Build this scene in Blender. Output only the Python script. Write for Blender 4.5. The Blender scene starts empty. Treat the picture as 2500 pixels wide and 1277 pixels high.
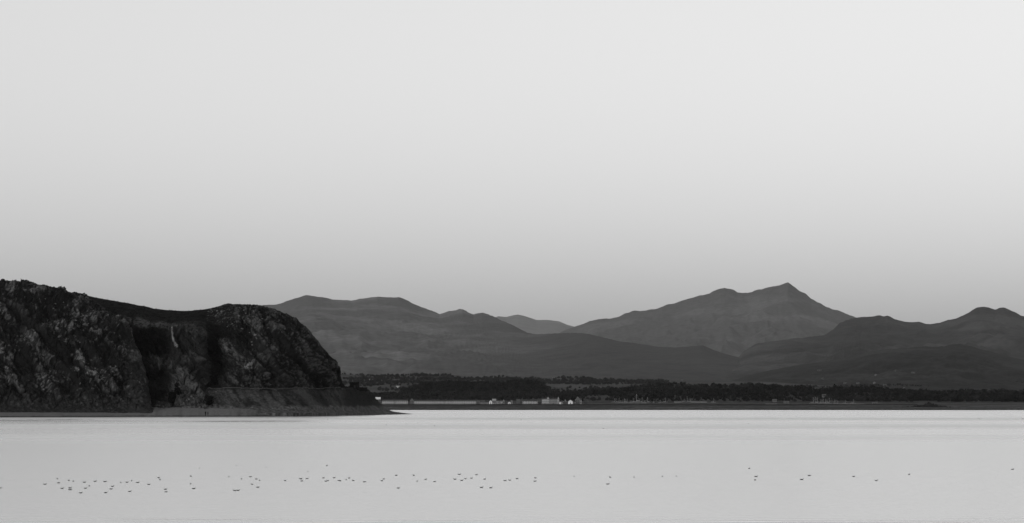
import bpy, math, random
import numpy as np
from mathutils import Vector, Matrix
from mathutils.bvhtree import BVHTree

random.seed(7)
rng = np.random.default_rng(7)
SC = bpy.context.scene
COL = SC.collection

# ------------------------------------------------------------------ camera
F, HX, HY, EYE = 7000.0, 1250.0, 992.0, 4.0      # focal length in photo pixels, vanishing column, horizon row, eye height (m)
cam = bpy.data.cameras.new('camera')
cam.sensor_width = 36.0
cam.lens = 36.0 * F / 2500.0
cam.shift_y = (992.0 - 638.5) / 2500.0
cam.clip_start = 0.5
cam.clip_end = 120000
cam_o = bpy.data.objects.new('camera', cam)
cam_o.location = (0, 0, EYE)
cam_o.rotation_euler = (math.radians(90), 0, 0)
COL.objects.link(cam_o)
SC.camera = cam_o

# ------------------------------------------------------------------ sky, sun, exposure
SUN_EL, SUN_ROT = 8.0, 206.0
world = bpy.data.worlds.new('World')
SC.world = world
world.use_nodes = True
nt = world.node_tree
bg = nt.nodes['Background']
sky = nt.nodes.new('ShaderNodeTexSky')
sky.sky_type = 'NISHITA'
sky.sun_disc = False
sky.sun_elevation = math.radians(SUN_EL)
sky.sun_rotation = math.radians(SUN_ROT)
sep = nt.nodes.new('ShaderNodeSeparateColor')
m1 = nt.nodes.new('ShaderNodeMath'); m1.operation = 'MULTIPLY'; m1.inputs[1].default_value = 0.69
m2 = nt.nodes.new('ShaderNodeMath'); m2.operation = 'MULTIPLY_ADD'; m2.inputs[1].default_value = 0.31
nt.links.new(sky.outputs[0], sep.inputs[0])
nt.links.new(sep.outputs[2], m1.inputs[0])
nt.links.new(sep.outputs[1], m2.inputs[0])
nt.links.new(m1.outputs[0], m2.inputs[2])
nt.links.new(m2.outputs[0], bg.inputs['Color'])       # black and white film: mostly the blue of the sky
bg.inputs['Strength'].default_value = 0.15

sun = bpy.data.lights.new('sun', 'SUN')
sun.energy = 0.9
sun.angle = math.radians(6)
sun_o = bpy.data.objects.new('sun', sun)
COL.objects.link(sun_o)
a = math.radians(SUN_ROT); e = math.radians(10)
sdir = Vector((math.sin(a) * math.cos(e), math.cos(a) * math.cos(e), math.sin(e)))
sun_o.rotation_euler = sdir.to_track_quat('Z', 'Y').to_euler()
sun_o.location = (0, 0, 300)

vs = SC.view_settings
vs.view_transform = 'Standard'
vs.look = 'None'
vs.gamma = 1.0
vs.use_curve_mapping = False
vs.exposure = 0.33
SC.render.engine = 'CYCLES'
SC.cycles.use_denoising = True
SC.cycles.use_adaptive_sampling = False
SC.cycles.max_bounces = 5
SC.cycles.diffuse_bounces = 2
SC.cycles.glossy_bounces = 2
SC.cycles.volume_bounces = 0
SC.cycles.transmission_bounces = 1
SC.cycles.transparent_max_bounces = 6

# ------------------------------------------------------------------ helpers
def P(px, py, Y):
    """point at distance Y that stands at photo pixel px, py"""
    return ((px - HX) * Y / F, Y, EYE + (HY - py) * Y / F)

def water_Y(py):
    return F * EYE / (py - HY)

def hash3(i, j, k, s):
    n = (i * 374761393 + j * 668265263 + k * 2147483647 + s * 974634777) & 0xFFFFFFFF
    n = ((n ^ (n >> 13)) * 1274126177) & 0xFFFFFFFF
    n = (n ^ (n >> 16)) & 0xFFFFFFFF
    return n.astype(np.float64) / 4294967295.0 * 2 - 1

def vnoise(x, y, z, s=0):
    x, y, z = np.broadcast_arrays(np.asarray(x, float), np.asarray(y, float), np.asarray(z, float))
    xi, yi, zi = np.floor(x).astype(np.int64), np.floor(y).astype(np.int64), np.floor(z).astype(np.int64)
    fx, fy, fz = x - xi, y - yi, z - zi
    u = fx * fx * fx * (fx * (fx * 6 - 15) + 10)
    v = fy * fy * fy * (fy * (fy * 6 - 15) + 10)
    w = fz * fz * fz * (fz * (fz * 6 - 15) + 10)
    def h(a, b, c): return hash3(xi + a, yi + b, zi + c, s)
    x00 = h(0,0,0)*(1-u)+h(1,0,0)*u; x10 = h(0,1,0)*(1-u)+h(1,1,0)*u
    x01 = h(0,0,1)*(1-u)+h(1,0,1)*u; x11 = h(0,1,1)*(1-u)+h(1,1,1)*u
    y0 = x00*(1-v)+x10*v; y1 = x01*(1-v)+x11*v
    return y0*(1-w)+y1*w

def fbm(x, y, z, o=4, s=0, g=0.5):
    t, a = 0, 1.0
    for k in range(o):
        q = 2 ** k; c1, s1 = math.cos(0.65 + k), math.sin(0.65 + k); c2, s2 = math.cos(0.5 + 0.7 * k), math.sin(0.5 + 0.7 * k)
        xr, yr = c1 * x - s1 * y, s1 * x + c1 * y            # every octave on its own turned lattice
        yr, zr = c2 * yr - s2 * z, s2 * yr + c2 * z
        t = t + a * vnoise(xr * q, yr * q, zr * q, s + 17 * k)
        a *= g
    return t

def cells(u, v, s):
    """angular blocks: a random tone for each block and the distance to the crack between it and its neighbour"""
    ui, vi = np.floor(u).astype(np.int64), np.floor(v).astype(np.int64)
    d1 = np.full(u.shape, 9.0); d2 = np.full(u.shape, 9.0); tone = np.zeros(u.shape)
    for i in (-1, 0, 1):
        for j in (-1, 0, 1):
            a, b = ui + i, vi + j
            z = np.zeros_like(a)
            px_ = a + 0.5 + 0.45 * hash3(a, b, z, s); py_ = b + 0.5 + 0.45 * hash3(a, b, z + 1, s)
            d = np.maximum(np.abs(u - px_), np.abs(v - py_)) * 0.6 + np.hypot(u - px_, v - py_) * 0.4
            near = d < d1
            d2 = np.where(near, d1, np.minimum(d2, d)); tone = np.where(near, hash3(a, b, z + 2, s), tone); d1 = np.where(near, d, d1)
    return tone, d2 - d1

def smooth(a, lo, hi):
    t = np.clip((a - lo) / (hi - lo), 0, 1)
    return t * t * (3 - 2 * t)

def gsmooth(a, sig):
    if sig <= 0: return a
    r = int(3 * sig) + 1
    k = np.exp(-0.5 * (np.arange(-r, r + 1) / sig) ** 2); k /= k.sum()
    return np.convolve(np.pad(a, r, mode='edge'), k, mode='valid')

def mesh_np(name, V, faces, mat=None, smooth_=True, attrs=None):
    V = np.ascontiguousarray(V, dtype=np.float32).reshape(-1, 3)
    faces = np.ascontiguousarray(faces, dtype=np.int32)
    n, k = faces.shape
    me = bpy.data.meshes.new(name)
    me.vertices.add(len(V)); me.vertices.foreach_set('co', V.ravel())
    me.loops.add(n * k); me.loops.foreach_set('vertex_index', faces.ravel())
    me.polygons.add(n)
    me.polygons.foreach_set('loop_start', np.arange(0, n * k, k, dtype=np.int32))
    me.polygons.foreach_set('loop_total', np.full(n, k, dtype=np.int32))
    me.update(calc_edges=True)
    me.polygons.foreach_set('use_smooth', np.full(n, smooth_, dtype=bool))
    for an, av in (attrs or {}).items():
        at = me.attributes.new(an, 'FLOAT', 'POINT')
        at.data.foreach_set('value', np.ascontiguousarray(av, dtype=np.float32).ravel())
    if mat: me.materials.append(mat)
    return me

def grid_faces(n, m):
    i = np.arange(n - 1)[:, None]; j = np.arange(m - 1)[None, :]
    a = i * m + j
    return np.stack([a, a + m, a + m + 1, a + 1], -1).reshape(-1, 4)

def link(name, me, parent=None, **props):
    o = bpy.data.objects.new(name, me)
    COL.objects.link(o)
    if parent: o.parent = parent
    for k, v in props.items(): o[k] = v
    return o

def empty(name, loc=(0, 0, 0), rz=0.0, **props):
    o = bpy.data.objects.new(name, None)
    o.location = loc; o.rotation_euler = (0, 0, rz)
    o.empty_display_size = 0.5
    COL.objects.link(o)
    for k, v in props.items(): o[k] = v
    return o

class MB:
    """collects boxes, prisms and tubes into one mesh"""
    def __init__(s): s.v = []; s.f = []
    def add(s, v, f):
        b = len(s.v); s.v += [tuple(p) for p in v]; s.f += [tuple(i + b for i in q) for q in f]; return s
    def box(s, x0, x1, y0, y1, z0, z1):
        return s.add([(x0,y0,z0),(x1,y0,z0),(x1,y1,z0),(x0,y1,z0),(x0,y0,z1),(x1,y0,z1),(x1,y1,z1),(x0,y1,z1)],
                     [(0,3,2,1),(4,5,6,7),(0,1,5,4),(1,2,6,5),(2,3,7,6),(3,0,4,7)])
    def tube(s, p, q, r0, r1, n=8):
        p, q = Vector(p), Vector(q); d = (q - p).normalized()
        u = d.orthogonal().normalized(); w = d.cross(u)
        v = [p + r0*(math.cos(t)*u+math.sin(t)*w) for t in [2*math.pi*i/n for i in range(n)]]
        v += [q + r1*(math.cos(t)*u+math.sin(t)*w) for t in [2*math.pi*i/n for i in range(n)]]
        f = [(i,(i+1)%n,n+(i+1)%n,n+i) for i in range(n)] + [tuple(range(n-1,-1,-1)), tuple(range(n,2*n))]
        return s.add(v, f)
    def mesh(s, name, mat, sm=False):
        me = bpy.data.meshes.new(name); me.from_pydata(s.v, [], s.f); me.update()
        if sm: me.polygons.foreach_set('use_smooth', [True]*len(me.polygons))
        me.materials.append(mat); return me
    def build(s, name, mat, parent=None, sm=False):
        return link(name, s.mesh(name, mat, sm), parent)

# ------------------------------------------------------------------ materials (all grey: the photograph is black and white)
def new_mat(name):
    m = bpy.data.materials.new(name); m.use_nodes = True
    return m, m.node_tree, m.node_tree.nodes['Principled BSDF']

def plain(name, v, rough=0.8, var=0.25, scale=2.0, spec=0.2):
    m, t, b = new_mat(name)
    tc = t.nodes.new('ShaderNodeTexCoord')
    nz = t.nodes.new('ShaderNodeTexNoise'); nz.inputs['Scale'].default_value = scale; nz.inputs['Detail'].default_value = 4
    r = t.nodes.new('ShaderNodeMapRange')
    r.inputs['From Min'].default_value = 0.3; r.inputs['From Max'].default_value = 0.7
    r.inputs['To Min'].default_value = v * (1 - var); r.inputs['To Max'].default_value = v * (1 + var)
    t.links.new(tc.outputs['Object'], nz.inputs['Vector'])
    t.links.new(nz.outputs['Fac'], r.inputs['Value'])
    t.links.new(r.outputs['Result'], b.inputs['Base Color'])
    b.inputs['Roughness'].default_value = rough
    b.inputs['Specular IOR Level'].default_value = spec
    return m

def terrain_mat(name, colours, attrs, scale=0.6, var=0.5, bump=0.0, bscale=1.0):
    """base colour, then one colour mixed in for each attribute, times a fine grain"""
    m, t, b = new_mat(name)
    L = t.links.new
    cur = None
    base = t.nodes.new('ShaderNodeValue'); base.outputs[0].default_value = colours[0]
    cur = base.outputs[0]
    for c, an in zip(colours[1:], attrs):
        at = t.nodes.new('ShaderNodeAttribute'); at.attribute_name = an
        mx = t.nodes.new('ShaderNodeMix'); mx.data_type = 'FLOAT'
        L(at.outputs['Fac'], mx.inputs['Factor']); L(cur, mx.inputs[2]); mx.inputs[3].default_value = c
        cur = mx.outputs[0]
    tc = t.nodes.new('ShaderNodeTexCoord')
    nz = t.nodes.new('ShaderNodeTexNoise'); nz.inputs['Scale'].default_value = scale; nz.inputs['Detail'].default_value = 6; nz.inputs['Roughness'].default_value = 0.7
    L(tc.outputs['Object'], nz.inputs['Vector'])
    r = t.nodes.new('ShaderNodeMapRange')
    r.inputs['From Min'].default_value = 0.3; r.inputs['From Max'].default_value = 0.7
    r.inputs['To Min'].default_value = 1 - var; r.inputs['To Max'].default_value = 1 + var
    L(nz.outputs['Fac'], r.inputs['Value'])
    mu = t.nodes.new('ShaderNodeMath'); mu.operation = 'MULTIPLY'
    L(cur, mu.inputs[0]); L(r.outputs['Result'], mu.inputs[1])
    L(mu.outputs[0], b.inputs['Base Color'])
    b.inputs['Roughness'].default_value = 0.95
    b.inputs['Specular IOR Level'].default_value = 0.08
    if bump:
        n2 = t.nodes.new('ShaderNodeTexNoise'); n2.inputs['Scale'].default_value = bscale; n2.inputs['Detail'].default_value = 5
        bp = t.nodes.new('ShaderNodeBump'); bp.inputs['Strength'].default_value = bump; bp.inputs['Distance'].default_value = 1.0 / bscale * 0.3
        L(tc.outputs['Object'], n2.inputs['Vector']); L(n2.outputs['Fac'], bp.inputs['Height']); L(bp.outputs['Normal'], b.inputs['Normal'])
    return m

M = {}
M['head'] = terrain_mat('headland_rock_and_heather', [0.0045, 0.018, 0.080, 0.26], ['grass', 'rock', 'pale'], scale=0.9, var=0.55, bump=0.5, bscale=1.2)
M['beach'] = terrain_mat('beach_sand', [0.155, 0.045], ['wet'], scale=1.2, var=0.4)
M['path'] = plain('path_gravel', 0.06, 0.95, 0.3, 0.6)
M['mount'] = terrain_mat('mountain_heath_hazed', [0.085, 0.125], ['rock'], scale=0.018, var=0.30)  # lightened to stand in for haze that the thin volume lacks
M['low'] = terrain_mat('lowland_fields', [0.042, 0.085], ['field'], scale=0.05, var=0.45)
M['grassy'] = terrain_mat('mountain_grass_hazed', [0.040, 0.18], ['rock'], scale=0.018, var=0.32)  # part of the range's haze is painted into these tones
M['shore'] = terrain_mat('far_foreshore', [0.030, 0.085], ['sand'], scale=0.1, var=0.35)
M['seawall'] = plain('sea_wall_stone', 0.018, 0.9, 0.3, 0.5)
M['shrub'] = plain('heather_shrub', 0.010, 0.9, 0.6, 0.15, 0.05)
M['leaf_dark'] = plain('dark_tree_leaf', 0.006, 0.9, 0.9, 0.09, 0.05)
M['leaf_mid'] = plain('tree_leaf', 0.012, 0.9, 0.9, 0.08, 0.05)
M['leaf_hedge'] = plain('hedge_leaf', 0.017, 0.9, 0.4, 0.04, 0.05)
M['hazed_heath'] = terrain_mat('distant_heath_hazed', [0.16, 0.21], ['rock'], scale=0.004, var=0.25)  # paleness of the farthest ridge is haze put into the colour
M['dome'] = terrain_mat('hill_pasture', [0.018, 0.040], ['field'], scale=0.05, var=0.45)
M['moor'] = terrain_mat('dark_moor', [0.036, 0.068], ['rock'], scale=0.025, var=0.38)  # moor tones, raised a little to carry some of the haze
M['bush'] = plain('gorse_leaf', 0.006, 0.9, 0.4, 1.0, 0.05)
M['stone'] = plain('pale_boulder', 0.11, 0.9, 0.4, 1.5)
M['hut'] = plain('dark_stonework', 0.008, 0.9, 0.4, 2.0)
M['white'] = plain('white_render', 0.62, 0.85, 0.06, 0.5)
M['offwhite'] = plain('pale_render', 0.30, 0.85, 0.1, 0.5)
M['grey'] = plain('grey_render', 0.18, 0.85, 0.15, 0.5)
M['dim'] = plain('weathered_render', 0.09, 0.85, 0.15, 0.5)
M['slate'] = plain('slate_roof', 0.035, 0.7, 0.2, 1.0)
M['glass'] = plain('window_glass', 0.03, 0.15, 0.1, 1.0, 0.5)
M['hull'] = plain('boat_hull', 0.13, 0.5, 0.1, 1.0)
M['mast'] = plain('mast_alloy', 0.30, 0.4, 0.05, 1.0)
M['feather'] = plain('dark_feathers', 0.006, 0.7, 0.4, 30.0)
M['feather_pale'] = plain('grey_feathers', 0.06, 0.7, 0.3, 30.0)
M['cloth'] = plain('dark_clothing', 0.006, 0.9, 0.2, 8.0)
M['seabed'] = plain('sea_bed', 0.03, 0.9, 0.2, 0.01)

# water
def water_mat():
    m, t, b = new_mat('estuary_water')
    L = t.links.new
    tc = t.nodes.new('ShaderNodeTexCoord')
    geo = t.nodes.new('ShaderNodeNewGeometry')
    sp = t.nodes.new('ShaderNodeSeparateXYZ'); L(geo.outputs['Position'], sp.inputs[0])
    # bands of calmer water lying along the shore
    mp = t.nodes.new('ShaderNodeMapping'); mp.inputs['Scale'].default_value = (0.0016, 0.006, 1)
    L(geo.outputs['Position'], mp.inputs['Vector'])
    nz = t.nodes.new('ShaderNodeTexNoise'); nz.inputs['Scale'].default_value = 1.0; nz.inputs['Detail'].default_value = 5; nz.inputs['Distortion'].default_value = 0.6
    L(mp.outputs['Vector'], nz.inputs['Vector'])
    lg = t.nodes.new('ShaderNodeMath'); lg.operation = 'LOGARITHM'; lg.inputs[1].default_value = 2.0
    L(sp.outputs['Y'], lg.inputs[0])                                  # log2 of distance: 6.6 near .. 11.6 far shore
    ad = t.nodes.new('ShaderNodeMath'); ad.operation = 'MULTIPLY_ADD'; ad.inputs[1].default_value = 0.34
    L(nz.outputs['Fac'], ad.inputs[0]); L(lg.outputs[0], ad.inputs[2])
    mr = t.nodes.new('ShaderNodeMapRange'); mr.inputs['From Min'].default_value = 6.6; mr.inputs['From Max'].default_value = 11.8
    L(ad.outputs[0], mr.inputs['Value'])
    cr = t.nodes.new('ShaderNodeValToRGB')
    el = cr.color_ramp.elements
    def s(v): return (v - 6.6) / 5.2
    stops = [(6.60, 0.02), (6.75, 0.0), (6.82, 0.0), (8.36, 0.0), (8.54, 0.10), (8.64, 0.42), (8.78, 0.36), (8.86, 0.04), (9.14, 0.06), (9.23, 0.72), (9.46, 0.62), (9.56, 0.12),
             (9.80, 0.05), (9.92, 0.95), (10.08, 0.9), (10.16, 0.2), (10.56, 0.10), (10.96, 0.25), (11.70, 0.12)]
    el[0].position = s(stops[0][0]); el[0].color = (stops[0][1],) * 3 + (1,)
    el[1].position = s(stops[-1][0]); el[1].color = (stops[-1][1],) * 3 + (1,)
    for p_, v_ in stops[1:-1]:
        q = el.new(s(p_)); q.color = (v_, v_, v_, 1)
    L(mr.outputs['Result'], cr.inputs['Fac'])
    ro = t.nodes.new('ShaderNodeMapRange'); ro.inputs['To Min'].default_value = 0.215; ro.inputs['To Max'].default_value = 0.47
    m3 = t.nodes.new('ShaderNodeMapping'); m3.inputs['Scale'].default_value = (0.02, 0.09, 1)
    L(geo.outputs['Position'], m3.inputs['Vector'])
    n3 = t.nodes.new('ShaderNodeTexNoise'); n3.inputs['Scale'].default_value = 1.0; n3.inputs['Detail'].default_value = 4
    L(m3.outputs['Vector'], n3.inputs['Vector'])
    g3 = t.nodes.new('ShaderNodeMapRange'); g3.inputs['From Min'].default_value = 0.3; g3.inputs['From Max'].default_value = 0.7; g3.inputs['To Min'].default_value = 0.35; g3.inputs['To Max'].default_value = 1.35
    L(n3.outputs['Fac'], g3.inputs['Value'])
    k3 = t.nodes.new('ShaderNodeMath'); k3.operation = 'MULTIPLY'; L(cr.outputs['Color'], k3.inputs[0]); L(g3.outputs['Result'], k3.inputs[1])
    # wavelets breaking on the near edge
    m4 = t.nodes.new('ShaderNodeMapping'); m4.inputs['Scale'].default_value = (0.12, 1.1, 1)
    L(geo.outputs['Position'], m4.inputs['Vector'])
    n4 = t.nodes.new('ShaderNodeTexNoise'); n4.inputs['Scale'].default_value = 1.0; n4.inputs['Detail'].default_value = 5
    L(m4.outputs['Vector'], n4.inputs['Vector'])
    g4 = t.nodes.new('ShaderNodeMapRange'); g4.inputs['From Min'].default_value = 0.52; g4.inputs['From Max'].default_value = 0.66
    L(n4.outputs['Fac'], g4.inputs['Value'])
    y4 = t.nodes.new('ShaderNodeMapRange'); y4.inputs['From Min'].default_value = 104.0; y4.inputs['From Max'].default_value = 100.5
    L(sp.outputs['Y'], y4.inputs['Value'])
    k4 = t.nodes.new('ShaderNodeMath'); k4.operation = 'MULTIPLY_ADD'; L(g4.outputs['Result'], k4.inputs[0]); L(y4.outputs['Result'], k4.inputs[1]); L(k3.outputs[0], k4.inputs[2])
    L(k4.outputs[0], ro.inputs['Value']); L(ro.outputs['Result'], b.inputs['Roughness'])
    # ripples
    m2 = t.nodes.new('ShaderNodeMapping'); m2.inputs['Scale'].default_value = (0.35, 1.6, 1)
    L(geo.outputs['Position'], m2.inputs['Vector'])
    n2 = t.nodes.new('ShaderNodeTexNoise'); n2.inputs['Scale'].default_value = 1.0; n2.inputs['Detail'].default_value = 4
    L(m2.outputs['Vector'], n2.inputs['Vector'])
    bp = t.nodes.new('ShaderNodeBump'); bp.inputs['Strength'].default_value = 0.2; bp.inputs['Distance'].default_value = 0.05
    L(n2.outputs['Fac'], bp.inputs['Height']); L(bp.outputs['Normal'], b.inputs['Normal'])
    b.inputs['Base Color'].default_value = (0.85, 0.85, 0.85, 1)
    b.inputs['IOR'].default_value = 1.33
    b.inputs['Coat Weight'].default_value = 0.9
    b.inputs['Coat IOR'].default_value = 1.5
    L(ro.outputs['Result'], b.inputs['Coat Roughness']); L(bp.outputs['Normal'], b.inputs['Coat Normal'])
    b.inputs['Specular IOR Level'].default_value = 0.5
    return m
M['water'] = water_mat()

# ------------------------------------------------------------------ ground sheet and water
me = mesh_np('ground', [(-14000, -2500, -3), (14000, -2500, -3), (14000, 46000, -3), (-14000, 46000, -3)], [[0, 1, 2, 3]], M['seabed'], False)
link('ground', me, kind='structure', label='sea bed and low ground under the whole bay')
me = mesh_np('water', [(-3000, -2000, 0), (3000, -2000, 0), (3000, 3200, 0), (-3000, 3200, 0)], [[0, 1, 2, 3]], M['water'], False)
link('water', me, kind='structure', label='calm pale estuary water in front of the headland')

# ------------------------------------------------------------------ distant ranges
BV = {}
def add_bvh(key, V, faces):
    BV[key] = BVHTree.FromPolygons([Vector(p) for p in V.reshape(-1, 3)], [tuple(q) for q in faces])

def outline(pts, px):
    pts = np.array(pts, float)
    return np.interp(px, pts[:, 0], pts[:, 1])

def range_loft(name, pts, Yc, Y0, py0, n, m, mat, seed, rough=0.05, power=1.25, detail=1.0, attrs=None, label='', sharp=1.0, bvh=False):
    """a hill range: crest along the given skyline at distance Yc, falling to Y0 in front and away behind"""
    x0, x1 = pts[0][0], pts[-1][0]
    px = np.linspace(x0, x1, n)
    pc = gsmooth(outline(pts, px), sharp)
    yc = np.interp(px, *np.array(Yc, float).T) if isinstance(Yc, list) else np.full(n, float(Yc))
    yc = gsmooth(yc, 0.045 * n)
    y0 = np.interp(px, *np.array(Y0, float).T) if isinstance(Y0, list) else np.full(n, float(Y0))
    p0 = np.interp(px, *np.array(py0, float).T) if isinstance(py0, list) else np.full(n, float(py0))
    p0 = np.maximum(p0, pc + 1)
    zc = EYE + (HY - pc) * yc / F
    z0 = EYE + (HY - p0) * y0 / F
    s = np.linspace(0, 1, m)
    front = s[None, :]
    Y = y0[:, None] + (yc - y0)[:, None] * front
    zs = EYE + (HY - gsmooth(gsmooth(outline(pts, px), 0.035 * n), 0.02 * n)) * yc / F    # spurs of the skyline die out down the slope
    zc2 = zs[:, None] + (zc - zs)[:, None] * (0.12 * front + 0.88 * front ** 6)
    Z = z0[:, None] + (zc2 - z0[:, None]) * front ** power
    X = ((px - HX) / F)[:, None] * yc[:, None] * (0.55 + 0.45 * 1.0) * np.ones_like(Y)
    X = ((px - HX) / F)[:, None] * Y
    H = np.maximum(zc - z0, 5.0)[:, None]
    wl = float(np.mean(yc)) * 0.045 / detail
    g = fbm(X / wl, Y / (wl * 2.2), 0.0, 5, seed)
    gul = -np.abs(fbm(X / (wl * 0.7), Y / (wl * 1.6), 3.0, 5, seed + 5))
    env = (np.sin(np.pi * front ** 0.8)) ** 0.8
    Z = Z + H * rough * env * (g + 1.2 * gul + 0.3)
    Z = Z + H * rough * 0.10 * fbm(X / (wl * .12), Y / (wl * .2), 1.0, 3, seed + 9) * smooth(front, 0.0, 0.2)
    back_s = np.linspace(0.15, 1, 6)[None, :]
    dy = (yc - y0)[:, None] * 0.45
    Yb = yc[:, None] + dy * back_s
    Zb = Z[:, -1:] * (1 - back_s ** 1.2) - 3 * back_s
    Xb = ((px - HX) / F)[:, None] * yc[:, None] + 0 * Yb
    X = np.concatenate([X, Xb], 1); Y = np.concatenate([Y, Yb], 1); Z = np.concatenate([Z, Zb], 1)
    Xs = np.concatenate([X[:, :1], X], 1); Ys = np.concatenate([Y[:, :1], Y], 1); Zs = np.concatenate([np.full((n, 1), -3.0), Z], 1)
    V = np.stack([Xs, Ys, Zs], -1)
    f = grid_faces(n, V.shape[1])
    at = {k: fn(Xs, Ys, Zs) for k, fn in (attrs or {}).items()}
    me = mesh_np(name, V, f, mat, True, at)
    o = link(name, me, kind='structure', label=label)
    if bvh: add_bvh(name + (bvh if isinstance(bvh, str) else ''), V, f)
    return o

def rock_attr(sd, sc):
    return lambda X, Y, Z: smooth(fbm(X / sc, Y / sc * 0.6, Z / sc * 3, 5, sd), -0.1, 0.9)

FAR = [(1150, 800), (1206, 776), (1216, 771.5), (1236, 774), (1255, 769.7), (1265, 768), (1283, 772), (1309, 781), (1340, 781), (1366, 785), (1387, 794), (1403, 798), (1450, 815), (1520, 830)]
range_loft('far_mountains', FAR, 40000, 33000, 880, 200, 50, M['hazed_heath'], 11, 0.06, attrs={'rock': rock_attr(1, 900)}, label='palest distant mountain ridge in the gap between two ranges')

SNOW = [(1330, 830), (1380, 806), (1403, 798), (1424, 790.5), (1439, 783), (1460, 779), (1486, 778), (1509, 774), (1525, 766), (1546, 760), (1577, 757.5), (1603, 754), (1629, 745), (1668, 733),
        (1694, 725.5), (1733, 715), (1759, 704.7), (1769, 702.6), (1788, 707), (1801, 713), (1806, 712.5), (1816, 715), (1825, 714), (1832, 712), (1855, 706), (1900, 699), (1912, 696), (1924, 691.5), (1942, 702),
        (1960, 714), (1981, 731), (1986, 731), (2002, 738), (2010, 744), (2017, 749), (2035, 756), (2045, 758.5), (2068, 765), (2089, 775.5), (2140, 795), (2220, 830)]
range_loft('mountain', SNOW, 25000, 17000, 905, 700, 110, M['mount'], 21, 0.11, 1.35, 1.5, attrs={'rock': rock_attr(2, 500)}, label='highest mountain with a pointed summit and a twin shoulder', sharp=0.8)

LEFT = [(300, 800), (450, 765), (560, 752), (626, 745), (673, 744), (704, 733), (748, 721.6), (764, 721.6), (782, 725.5), (813, 730.7), (860, 733), (886, 729), (922, 724), (938, 726), (974, 726), (998, 736),
        (1021, 748), (1039, 753), (1072, 766.6), (1094, 761), (1120, 754.6), (1130, 755.4), (1155, 768.4), (1164, 765), (1177, 763), (1190, 767), (1206, 773.6), (1250, 793), (1288, 812.6), (1314, 816), (1356, 814),
        (1408, 812.6), (1434, 815), (1473, 824), (1512, 833), (1564, 840), (1603, 846), (1642, 848.5), (1681, 846), (1700, 845), (1715, 843), (1741, 854), (1772, 864.6), (1801, 872), (1850, 890), (1920, 905), (2000, 915)]
range_loft('mountain_range', LEFT, [(300, 19000), (1000, 19000), (1180, 17500), (1300, 14500), (1420, 12500), (1800, 10500), (2000, 9500)], [(300, 5600), (2000, 5400)], 938, 900, 130, M['grassy'], 31, 0.05, 1.5, 1.6,
           attrs={'rock': lambda X, Y, Z: (0.42 + 0.45 * rock_attr(3, 420)(X, Y, Z)) * (1 - 0.85 * smooth(X, -500, 500))}, label='long grey mountain range sinking to a low shoulder behind the village', sharp=0.8, bvh=True)

RIGHT = [(1760, 905), (1795, 882), (1805, 870), (1816, 858), (1834, 846), (1849, 838.5), (1885, 834), (1930, 826.5), (1960, 825), (2014, 817.5), (2035, 804), (2050, 789), (2068, 781), (2089, 775.5), (2110, 772.5), (2125, 772.5), (2149, 770.5),
         (2158, 772), (2167, 770), (2185, 778.5), (2218, 786), (2242, 786), (2260, 790.5), (2293, 790), (2314, 781.5), (2335, 778), (2356, 767), (2386, 751.5), (2401, 749), (2415, 752), (2428, 756.6), (2440, 753), (2452, 752.4), (2476, 762),
         (2494, 771.6), (2540, 775), (2640, 800), (2800, 790)]
range_loft('rugged_hills', RIGHT, [(1760, 10500), (1960, 11500), (2089, 13500), (2800, 13500)], [(1760, 6500), (2800, 6800)], 925, 800, 120, M['moor'], 41, 0.09, 1.3, 1.5,
           attrs={'rock': rock_attr(4, 350)}, label='rugged dark hills running on from the foot of the highest mountain', sharp=0.8)

DOME = [(1640, 953), (1720, 945), (1800, 925), (1850, 910), (1900, 900), (1960, 889), (2020, 882), (2065, 873), (2095, 867), (2125, 858), (2170, 852), (2260, 846), (2305, 846), (2320, 841.5), (2335, 839.4), (2350, 841.5), (2380, 847.5), (2410, 856.5),
        (2455, 868.5), (2500, 879), (2600, 885), (2800, 880)]
range_loft('wooded_hill', DOME, [(1640, 5600), (1820, 6800), (2335, 7600), (2800, 7600)], [(1640, 4300), (2800, 4300)], 955, 700, 120, M['dome'], 51, 0.09, 1.15, 2.0,
           attrs={'field': lambda X, Y, Z: smooth(fbm(X / 160, Y / 260, 0, 3, 61), 0.05, 0.5) * 0.6}, label='broad dark hill with scattered farms nearest the shore', sharp=1.0, bvh=True)

LOW1 = [(600, 920), (830, 913), (900, 918), (972, 918), (1010, 915), (1044, 916), (1055, 918), (1101, 915.5), (1123, 917), (1152, 922.5), (1217, 920), (1260, 918), (1305, 922), (1341, 923), (1413, 922), (1431, 923), (1456, 929),
        (1492, 928), (1521, 931), (1571, 931), (1700, 930), (1850, 931), (2000, 938), (2300, 950), (2800, 952)]
range_loft('low_hills', LOW1, 5200, 3900, 958, 900, 90, M['low'], 71, 0.03, 1.0, 2.5,
           attrs={'field': lambda X, Y, Z: smooth(fbm(X / 60, Y / 160, 0, 3, 62), 0.05, 0.35) * 0.55}, label='low hills of fields and hedges behind the village', bvh=True)

LUMP = [(940, 965), (998, 951), (1015, 944), (1027, 940), (1066, 939), (1087, 936), (1138, 937), (1148, 940), (1159, 939), (1188, 938), (1231, 941), (1245, 936), (1259, 935), (1272, 933), (1290, 936), (1305, 935), (1318, 938), (1326, 944), (1340, 962)]
range_loft('wooded_knoll', LUMP, 4250, 3850, 962, 300, 40, M['low'], 81, 0.03, 1.0, 2.0, attrs={'field': lambda X, Y, Z: X * 0}, label='low knoll covered by a dark wood above the terraces', bvh=True)

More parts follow.
